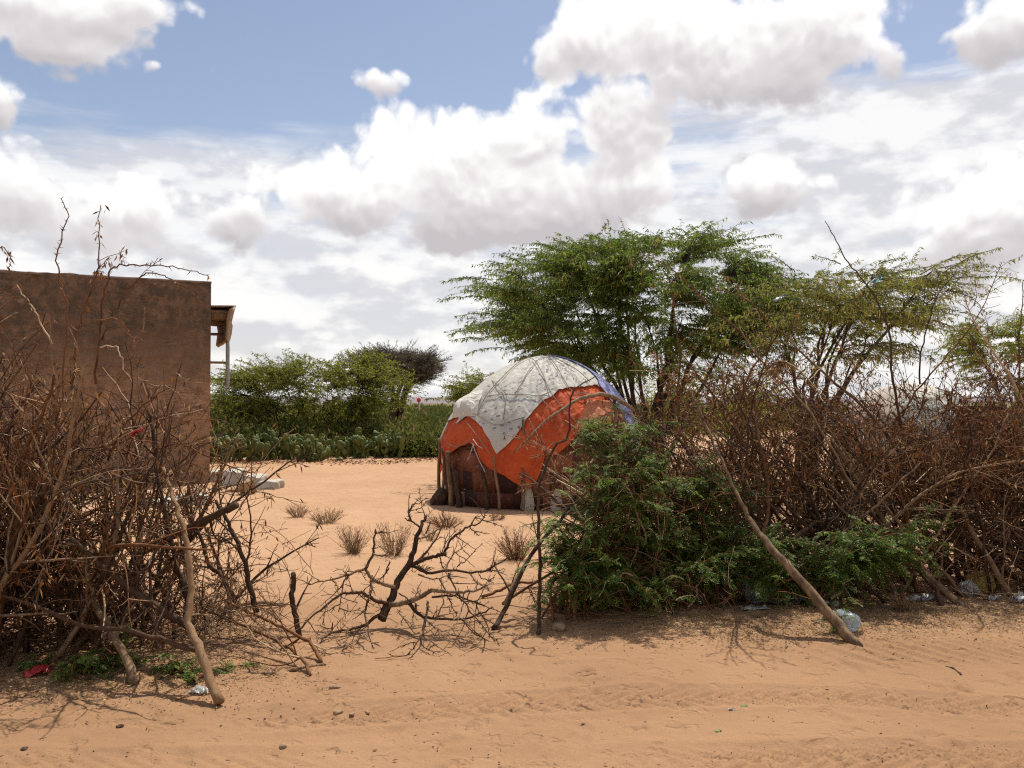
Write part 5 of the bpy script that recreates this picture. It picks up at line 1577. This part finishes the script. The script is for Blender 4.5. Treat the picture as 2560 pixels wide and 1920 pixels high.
# heavier crossing limbs woven through the right fence
def cross_limbs():
    rng = rng_of(88)
    fences = [o for o in bpy.data.objects if o.get('category') == 'fence' and 'right' not in o.get('label', '') and 'long brown' in o.get('label', '')]
    root = fences[0]; org = np.array(root.location)
    for i in range(34):
        x = rng.uniform(1.3, 5.4); y = rng.uniform(7.0, 8.2) + .1 * (x - 2)
        z = 0.0 if rng.random() < .6 else rng.uniform(.2, .9)
        s = -1 if rng.random() < .78 else 1
        L = rng.uniform(1.2, 2.1)
        e = np.array((x + s * L * rng.uniform(.45, .85), y + rng.normal(.15, .2), z + L * rng.uniform(.45, .85)))
        b = np.array((x, y, gzf(x, y) + z - .02))
        mid = (b + e) / 2 + rng.normal(0, .05, 3)
        r = rng.uniform(.010, .021)
        pp, rr = smooth_poly([b, b * .7 + mid * .3 + rng.normal(0, .02, 3), mid, mid * .4 + e * .6 + rng.normal(0, .03, 3), e], [r, r * .9, r * .75, r * .6, r * .35], 3, rng, .006)
        side = []
        for _ in range(7):
            k_ = rng.integers(3, len(pp) - 1); ax = unit(pp[k_ + 1] - pp[k_])
            grow(rng, pp[k_], unit(np.cross(ax, rng.normal(0, 1, 3))) + ax * .9, rng.uniform(.2, .5), rr[k_] * .5, side, 0, 1, .07, .13, .13, (6, 5), (0, 0, -.1), (.2, .5), .7, .0024, zmin=.01)
        tube_obj('branch', [(pp - org, rr, rng.random())] + [(a - org, q, rng.random()) for a, q, _ in side], (M_POLE, M_BRANCH, M_GREYTWIG)[i % 3], root, 6, True)
cross_limbs()

# ------------------------------------------------------------------ dry tufts in the yard
def tuft(px, py, w, h, seed, label, n=60, mat=None):
    rng = rng_of(seed); g = G(px, py); org = np.array((g[0], g[1], gzf(g[0], g[1])))
    out = []; w *= .85; h *= .78
    for _ in range(n):
        a = rng.uniform(0, 2 * math.pi); s = rng.random() ** .5
        d = np.array((math.cos(a) * s * w / h, math.sin(a) * s * w / h, 1.0))
        grow(rng, org + np.array((math.cos(a), math.sin(a), 0)) * s * w * .25 + np.array((0, 0, -.01)), d, h * rng.uniform(.6, 1.15), rng.uniform(.0020, .0034), out, 0, 1, .06, .10, .08, (9, 5), (0, 0, .2), (.25, .5), .5, .0014, (20, 45))
    root = thing('dry_bush', label, 'bush', org, 'dry tufts in the sandy yard')
    tube_obj('stem', [(a - org, b, rng.random()) for a, b, _ in out], mat or M_TWIG, root, 3, False)
    hl = hang_leaves(rng, out, n * 10, (.006, .016), (.005, .009), (.05, 9))
    link('seed_head', mk_mesh('seed_head', hl[0] - org, [hl[1]], hl[2]), M_DRYLEAF, root, 'stuff')
M_TUFT = mat_wood('tuft_stem', (.20, .135, .075), (.33, .23, .135), (.23, .135, .07), 30)
for i, a in enumerate([
    (745, 1292, .26, .26, 'small dry tuft beside a wider one in the open yard', 60),
    (815, 1308, .38, .30, 'wide dry tuft in the open yard between blocks and hut', 80),
    (885, 1388, .24, .40, 'tall dry tuft casting a shadow behind the cut thorn branch', 70),
    (985, 1392, .28, .44, 'sparse tall dry tuft behind the forks of the cut thorn branch', 60),
    (1115, 1318, .45, .30, 'wide reddish dry tuft in front of the hut posts', 90),
    (1242, 1300, .26, .14, 'low dry tuft at the foot of the hut under the orange drape', 50),
    (1290, 1402, .32, .42, 'dense reddish dry tuft beside the forked stick', 90),
    (2255, 1545, .12, .18, 'tiny dry tuft at the road edge before the right fence', 40),
    (1075, 1352, .16, .22, 'thin dry tuft between the cut branch and the hut', 30),
]):
    tuft(*a[:4], 600 + i, a[4], a[5], M_TUFT if i not in (4, 6) else M_TWIG)

# ------------------------------------------------------------------ litter, stones, bits
def crumple(name, w, h, amp, seed, mat, nu=12, nv=9, curl=.0):
    rng = rng_of(seed)
    u, v = np.meshgrid(np.linspace(-.5, .5, nu), np.linspace(-.5, .5, nv))
    z = amp * (vnoise(u * 5 + seed, v * 5 + seed * 2) * 2 + vnoise(u * 11 + seed, v * 11) * .8) + amp * .9 + curl * (u ** 2) * 4
    x = u * w * (1 - .15 * vnoise(u * 4, v * 4 + seed)) + .25 * amp * vnoise(v * 8, u * 8 + seed); y = v * h * (1 - .2 * vnoise(v * 5 + seed, u * 3))
    x = x + w * .12 * vnoise(v * 6 + seed, v * 0 + .3)
    pts = np.stack((x, y, np.maximum(z, .004)), axis=-1).reshape(-1, 3)
    i = np.arange(nu * nv).reshape(nv, nu)
    Q = np.stack((i[:-1, :-1], i[:-1, 1:], i[1:, 1:], i[1:, :-1]), axis=-1).reshape(-1, 4)
    o = link(name, mk_mesh(name, pts, [Q], None, False), mat)
    md = o.modifiers.new('s', 'SOLIDIFY'); md.thickness = .0015
    return o
def bag(name, sx, sy, sz, seed, mat):
    bm = bmesh.new(); bmesh.ops.create_icosphere(bm, subdivisions=4, radius=1)
    for v in bm.verts:
        c = v.co.copy()
        a = math.atan2(c.y, c.x)
        k_ = 1 + .35 * float(vnoise(np.array([c.x * 2.3 + seed]), np.array([c.y * 2.3 + c.z * 2]))[0]) + .30 * abs(float(vnoise(np.array([a * 3 + seed]), np.array([c.z * 5 + seed]))[0])) + .14 * float(vnoise(np.array([c.x * 9]), np.array([c.z * 9 + c.y * 7 + seed]))[0])
        v.co = Vector((c.x * k_ * sx / 2, c.y * k_ * sy / 2, max((c.z * k_ * .5 + .42), .01) * sz))
    me = bpy.data.meshes.new(name); bm.to_mesh(me); bm.free()
    return link(name, me, mat)
def plastic(name, c, trans=.35, rough=.3):
    return mat_simple(name, c, tuple(x * .8 for x in c), 14, rough, .006, .5, trans)
PL = {'white': plastic('white_plastic', (.52, .52, .50)), 'grey': plastic('grey_film', (.36, .40, .40)), 'pink': plastic('pink_plastic', (.72, .20, .22)), 'yellow': plastic('yellow_plastic', (.48, .36, .08)),
      'red': plastic('red_foil', (.48, .035, .035), .1), 'teal': plastic('teal_plastic', (.10, .34, .36)), 'clear': plastic('smoky_film', (.30, .29, .25), .5), 'news': mat_simple('printed_paper', (.62, .60, .56), (.22, .22, .22), 26, .8, .004, .3, .1), 'tan': mat_simple('brown_paper', (.42, .29, .17), (.33, .22, .12), 14, .85, .004)}
def drop(o, px, py, rz=0, dz=0.0, tilt=(0, 0), d=None):
    g = G(px, py)
    if d is not None: g = P(px, py, d)
    o.location = (float(g[0]), float(g[1]), gzf(g[0], g[1]) + dz if d is None else float(g[2]))
    o.rotation_euler = (tilt[0], tilt[1], rz)
    return o
LIT = [
    ('crumpled_paper', 'crumple', (.20, .12, .018), 'news', 1885, 1552, .2, 'flat crumpled printed paper with yellow flash on the straw litter', 'paper'),
    ('plastic_bag', 'bag', (.24, .2, .26), 'grey', 1892, 1525, .3, 'puffed grey blue plastic bag caught under the green shrub', 'bag'),
    ('plastic_film', 'crumple', (.30, .18, .05), 'clear', 1945, 1530, -.2, 'smoky plastic film spread beside the puffed grey bag', 'plastic'),
    ('plastic_film', 'crumple', (.34, .16, .035), 'white', 2000, 1530, .1, 'whitish flattened plastic film behind the thick propped pole', 'plastic'),
    ('plastic_bag', 'bag', (.42, .24, .16), 'clear', 1745, 1520, .2, 'dusty brown plastic sack half buried under the green shrub', 'bag'),
    ('plastic_film', 'crumple', (.18, .12, .03), 'white', 1720, 1480, .6, 'small white plastic scrap deep under the green shrub', 'plastic'),
    ('plastic_scrap', 'crumple', (.16, .10, .04), 'pink', 2100, 1508, .3, 'crumpled pink plastic scrap behind the thick propped pole', 'plastic'),
    ('plastic_scrap', 'crumple', (.12, .08, .03), 'white', 2075, 1535, -.3, 'torn white plastic scrap touching the thick propped pole', 'plastic'),
    ('plastic_scrap', 'crumple', (.16, .10, .035), 'white', 2320, 1507, .2, 'white torn plastic scrap between the crossed poles', 'plastic'),
    ('plastic_scrap', 'crumple', (.11, .07, .03), 'news', 2282, 1512, -.4, 'grey printed scrap left of the crossed poles foot', 'paper'),
    ('plastic_bag', 'bag', (.17, .14, .13), 'white', 2422, 1490, .2, 'bulging white plastic bag at the foot of the right fence', 'bag'),
    ('plastic_scrap', 'crumple', (.10, .06, .02), 'white', 2398, 1484, .2, 'small white scrap beside the bulging white bag', 'plastic'),
    ('plastic_bag', 'bag', (.22, .14, .20), 'yellow', 2450, 1484, -.4, 'mustard yellow plastic bag caught at the right fence foot', 'bag'),
    ('plastic_scrap', 'crumple', (.09, .06, .03), 'white', 2486, 1506, .1, 'tiny white scrap near the slim forked pole', 'plastic'),
    ('plastic_scrap', 'crumple', (.16, .1, .045), 'white', 2550, 1512, .4, 'crumpled whitish plastic on the road beyond the slim forked pole', 'plastic'),
    ('plastic_scrap', 'crumple', (.11, .08, .03), 'teal', 2050, 1498, .2, 'teal plastic scrap in the litter behind the propped pole', 'plastic'),
    ('foil_wrapper', 'crumple', (.13, .07, .03), 'red', 92, 1698, .5, 'shiny red foil wrapper under the left brush fence', 'wrapper'),
    ('plastic_scrap', 'crumple', (.12, .07, .025), 'white', 500, 1735, -.5, 'torn whitish plastic beside the foot of the peeled pole', 'plastic'),
    ('plastic_scrap', 'crumple', (.04, .03, .008), 'clear', 1828, 1775, .2, 'tiny clear plastic shred on the tyre tracks', 'plastic'),
]
for i, (nm, kind, sz, mt, px, py, rz, lab, cat) in enumerate(LIT):
    o = crumple(nm, *sz, i + 2, PL[mt]) if kind == 'crumple' else bag(nm, *sz, i + 2, PL[mt])
    if 'yellow flash' in lab:
        pass
    drop(o, px, py, rz)
    tag(o, lab, cat)
# bits snagged in the far trees
for px, py, d, mt, lab in ((2192, 702, 15.6, 'teal', 'teal plastic strip snagged in the sparser thorn tree'), (1950, 748, 15.4, 'grey', 'pale plastic strip snagged between the thorn trees'), (1940, 1045, 8.0, 'tan', 'brown paper snagged high in the right brush fence'), (1885, 1062, 8.0, 'white', 'pale scrap snagged in the right brush fence'), (2020, 1140, 8.0, 'tan', 'tan husk caught in the middle of the right brush fence'), (140, 985, 5.8, 'tan', 'curled tan husk caught high in the left brush fence'), (345, 1085, 5.8, 'red', 'dark plastic rag caught in the left brush fence')):
    s_ = d / 14
    o = crumple('snagged_scrap', .22 * s_, .09 * s_, .03, int(px), PL[mt]); drop(o, px, py, .2, 0, (.6, -.5), d); tag(o, lab, 'scrap')

# big clear bottle lying behind the foot of the propped pole
def bottle():
    root = thing('water_bottle', 'large clear bluish plastic bottle lying beside the splintered pole foot', 'bottle')
    prof = [(.0, -.004), (.045, -.004), (.062, .006), (.066, .03), (.064, .06), (.066, .09), (.062, .13), (.045, .16), (.022, .185), (.019, .215)]
    n = 20; V = []; Q = []
    for r, z in prof:
        for k_ in range(n):
            a = 2 * math.pi * k_ / n; V.append((r * math.cos(a), r * math.sin(a), z))
    for j in range(len(prof) - 1):
        for k_ in range(n):
            Q.append((j * n + k_, j * n + (k_ + 1) % n, (j + 1) * n + (k_ + 1) % n, (j + 1) * n + k_))
    m, nn, b, o_ = bsdf('clear_plastic')
    b.inputs['Base Color'].default_value = (.72, .84, .88, 1); b.inputs['Roughness'].default_value = .16; b.inputs['Transmission Weight'].default_value = .55; b.inputs['IOR'].default_value = 1.25; b.inputs['Alpha'].default_value = .8
    link('body', mk_mesh('body', np.array(V), [np.array(Q)], None, True), m, root)
    disc = bmesh.new(); bmesh.ops.create_circle(disc, cap_ends=True, radius=.030, segments=18)
    me = bpy.data.meshes.new('base_disc'); disc.to_mesh(me); disc.free()
    d = link('base_disc', me, mat_simple('bottle_base', (.32, .44, .52), (.28, .40, .48), 20, .3), root); d.location = (0, 0, -.008)
    # the foot of the bottle faces the road
    g = G(2142, 1604); root.location = (g[0], g[1] + .03, gzf(g[0], g[1]) + .066)
    root.rotation_euler = (RAD(-82), 0, RAD(24))
bottle()

M_ROADSTONE = mat_simple('road_stone', (.30, .20, .125), (.22, .145, .09), 30, .9, .004)
SM = [(838, 1722, .07, .04, .028, 'pale squared stone lying alone on the road', M_ROADSTONE), (845, 1785, .05, .04, .028, 'rough brown stone half sunk in the tyre track', M_ROADSTONE), (880, 1783, .04, .025, .010, 'flat pale stone chip in the tyre track', M_ROADSTONE), (918, 1780, .045, .02, .014, 'thin upright pale stone chip in the tyre track', M_ROADSTONE),
      (1398, 1582, .09, .07, .06, 'rounded tan stone at the shaded edge of the green shrub', M_ROADSTONE), (708, 1865, .035, .03, .025, 'small tan pebble between the tyre tracks', M_ROADSTONE), (300, 1813, .04, .03, .012, 'dark clod of earth on the left tyre track', M_BRANCH), (62, 1870, .045, .035, .012, 'dark cracked clod of earth below the tyre track', M_BRANCH)]
for i, (px, py, a, b_, c_, lab, mt) in enumerate(SM):
    o = stone('stone', a, b_, c_, 40 + i, mt, .7, .1); drop(o, px, py, i * .7, -.004); tag(o, lab, 'stone')
M_GRN = mat_simple('green_leaf_scrap', (.10, .19, .05), (.07, .13, .035), 20, .6)
for px, py, lab in ((1795, 1828, 'green leaf scrap lying on the road between the tyre tracks'), (1860, 1768, 'green leaf scrap lying on the tyre track')):
    o = crumple('leaf_scrap', .035, .02, .008, int(px), M_GRN, 8, 6); drop(o, px, py, .4); tag(o, lab, 'leaf')

def scatter_bits():
    rng = rng_of(909)
    # pellets, grit and twig bits over the road and yard
    n = 3000
    y = 3.6 + rng.random(n) ** 1.6 * 9; x = rng.uniform(-.75, .75, n) * y
    oc = np.array([(1, 0, 0), (0, 1, 0), (-1, 0, 0), (0, -1, 0), (0, 0, 1), (0, 0, -.4)], float)
    of = np.array([(0, 1, 4), (1, 2, 4), (2, 3, 4), (3, 0, 4), (1, 0, 5), (2, 1, 5), (3, 2, 5), (0, 3, 5)])
    s = rng.uniform(.0016, .0055, n) * (1 + .5 * (rng.random(n) < .06))
    st = 1 + 2.0 * (rng.random(n) < .3)
    V = np.empty((n, 6, 3)); a = rng.uniform(0, 6.28, n); z = gz(x, y)
    for i in range(n):
        c_, s_ = math.cos(a[i]), math.sin(a[i])
        p = oc * np.array((s[i] * st[i], s[i], s[i] * .8))
        V[i, :, 0] = x[i] + p[:, 0] * c_ - p[:, 1] * s_; V[i, :, 1] = y[i] + p[:, 0] * s_ + p[:, 1] * c_; V[i, :, 2] = z[i] + p[:, 2]
    T = (of[None] + (np.arange(n) * 6)[:, None, None]).reshape(-1, 3)
    o = link('ground_grit', mk_mesh('ground_grit', V.reshape(-1, 3), [T], np.repeat(rng.random(n), 6)), M_GRIT, kind='stuff')
    tag(o, 'dark grit and dung pellets scattered over the sandy road', 'grit')
    # straw and leaf litter along the fence feet
    B = []
    for cx, cy, rx, ry, m in ((-2.9, 5.05, 1.4, .28, 4200), (-1.8, 5.4, .6, .3, 1200), (1.5, 6.2, 1.0, .28, 4200), (3.0, 6.5, 1.3, .4, 5200), (4.2, 6.8, 1.0, .35, 2400), (.6, 6.4, .35, .25, 500)):
        B.append(np.stack((rng.normal(cx, rx * .6, m), rng.normal(cy, ry * .7, m)), axis=-1))
    B = np.concatenate(B); n = len(B)
    q = np.column_stack((B, gz(B[:, 0], B[:, 1]) + rng.uniform(.002, .016, n)))
    d = rng.normal(0, 1, (n, 3)) * np.array((1, 1, .22)); up = np.array((0, 0, 1.0)) + rng.normal(0, .4, (n, 3))
    V, Q = blades(q, d, up, rng.uniform(.012, .035, n), rng.uniform(.004, .010, n), .15)
    m = 1300; hx = rng.uniform(-8.2, -1.2, m); hy = gd(1157) + .15 + rng.normal(0, .55, m) + 1.2 * vnoise(hx * .9, hx * 0 + 3) + .9 * np.clip((hx + 5) / 4, 0, 1)
    q2 = np.column_stack((hx, hy, gz(hx, hy) + rng.uniform(.005, .05, m)))
    V2, Q2 = blades(q2, rng.normal(0, 1, (m, 3)) * np.array((1, 1, .35)), rng.normal(0, 1, (m, 3)), rng.uniform(.05, .16, m), rng.uniform(.012, .035, m), .15)
    o2 = link('hedge_litter', mk_mesh('hedge_litter', V2, [Q2], np.repeat(rng.random(m), 4)), M_DRYLEAF, kind='stuff')
    tag(o2, 'brown dead litter lying along the foot of the cactus hedge', 'litter')
    o = link('leaf_litter', mk_mesh('leaf_litter', V, [Q], np.repeat(rng.random(n), 4)), M_STRAW, kind='stuff')
    tag(o, 'pale straw and dead leaf litter along the fence feet', 'litter')
M_GRIT = mat_wood('grit', (.10, .06, .04), (.17, .10, .065), (.26, .17, .10), 40)
M_STRAW = mat_leaf('straw', (.28, .18, .08), (.52, .38, .19), (.16, .075, .035), .76, .3, 4.0)
scatter_bits()

# ------------------------------------------------------------------ things behind the right fence
def far_hut():
    c0 = P(2265, 1000, 20.4); c = np.array((c0[0], 20.4)); R, Ht = 1.75, 2.10
    root = thing('dome_hut', 'pale patched dome hut half hidden behind the right brush fence', 'hut', (c[0], c[1], 0))
    nth, nz = 72, 20
    def shellf(name, t0, t1, z0, z1, off, mat):
        th = np.linspace(t0, t1, nth); zz = np.linspace(z0, z1, nz)
        TH, Z = np.meshgrid(th, zz)
        r = R * np.sqrt(np.clip(1 - (Z / Ht) ** 2.2, 0, 1)) + off + .05 * vnoise(TH * 6, Z * 3)
        pts = np.stack((r * np.sin(TH), -r * np.cos(TH), Z + off * .5), axis=-1).reshape(-1, 3)
        i = np.arange(nth * nz).reshape(nz, nth)
        Q = np.stack((i[:-1, :-1], i[:-1, 1:], i[1:, 1:], i[1:, :-1]), axis=-1).reshape(-1, 4)
        link(name, mk_mesh(name, pts, [Q], None, True), mat, root)
    shellf('mat_wall', -math.pi, math.pi, -.05, Ht - .004, -.02, mat_simple('hut_rag', (.50, .46, .40), (.36, .32, .28), 3, .9))
    shellf('white_sheet', -.2, 2.4, .9, Ht - .004, .03, M_WHITE)
    shellf('grey_sheet', -.5, .25, .6, 1.75, .05, mat_tarp('far_grey', (.30, .33, .31), (.40, .40, .36), .6, .1))
    shellf('pink_sheet', -1.6, -.75, .5, Ht - .5, .06, mat_tarp('far_pink', (.42, .30, .27), (.5, .36, .30), .6, .1))
far_hut()
def sheet_fence():
    rng = rng_of(15)
    a = P(2390, 1000, 17.0); b = P(2900, 1000, 16.0)
    L = math.hypot(b[0] - a[0], b[1] - a[1]); ang = math.atan2(b[1] - a[1], b[0] - a[0])
    root = thing('sheet_fence', 'rust red sheet metal fence behind the right brush fence', 'fence', (a[0], a[1], 0)); root.rotation_euler = (0, 0, ang)
    x = 0; 
    while x < L:
        w = rng.uniform(.5, .9); h = rng.uniform(1.55, 1.62)
        o = link('metal_sheet', box_mesh('metal_sheet', w + .03, .02, h, .003, 1), M_RUST[int(rng.integers(0, 2))], root); o.location = (x + w / 2, rng.uniform(-.02, .02), -.03)
        x += w
    o = link('top_rail', box_mesh('top_rail', L, .035, .03, .004), mat_simple('pale_rail', (.55, .52, .5), (.4, .38, .36), 8), root); o.location = (L / 2, -.05, 1.64)
    cl = crumple('cloth', .26, .3, .05, 4, mat_simple('green_cloth', (.20, .48, .08), (.15, .38, .06), 8, .8, 0, .3, .3)); q = P(2548, 985, 16.3)
    cl.location = tuple(q); cl.rotation_euler = (RAD(80), 0, .2); tag(cl, 'bright green cloth hung over the red sheet fence', 'cloth')
sheet_fence()
# mast with a red top far off behind the cactus
q = P(1047, 1000, 70.0)
root = thing('marker_post', 'pale far off post with a round red top beside the umbrella thorn tree', 'post', (q[0], 70, gzf(q[0], 70)))
h_ = q[2] - root.location[2]
tube_obj('post', [(np.array(((0, 0, 0), (0, 0, h_ - .2))), np.array((.07, .06)), .5)], mat_simple('pale_paint', (.36, .22, .23), (.30, .18, .19), 3), root, 8)
bm = bmesh.new(); bmesh.ops.create_icosphere(bm, subdivisions=3, radius=.17)
for v in bm.verts: v.co.z *= 1.15
me = bpy.data.meshes.new('top'); bm.to_mesh(me); bm.free()
t_ = link('top', me, mat_simple('red_paint', (.62, .06, .07), (.5, .05, .06), 4), root); t_.location = (0, 0, h_)
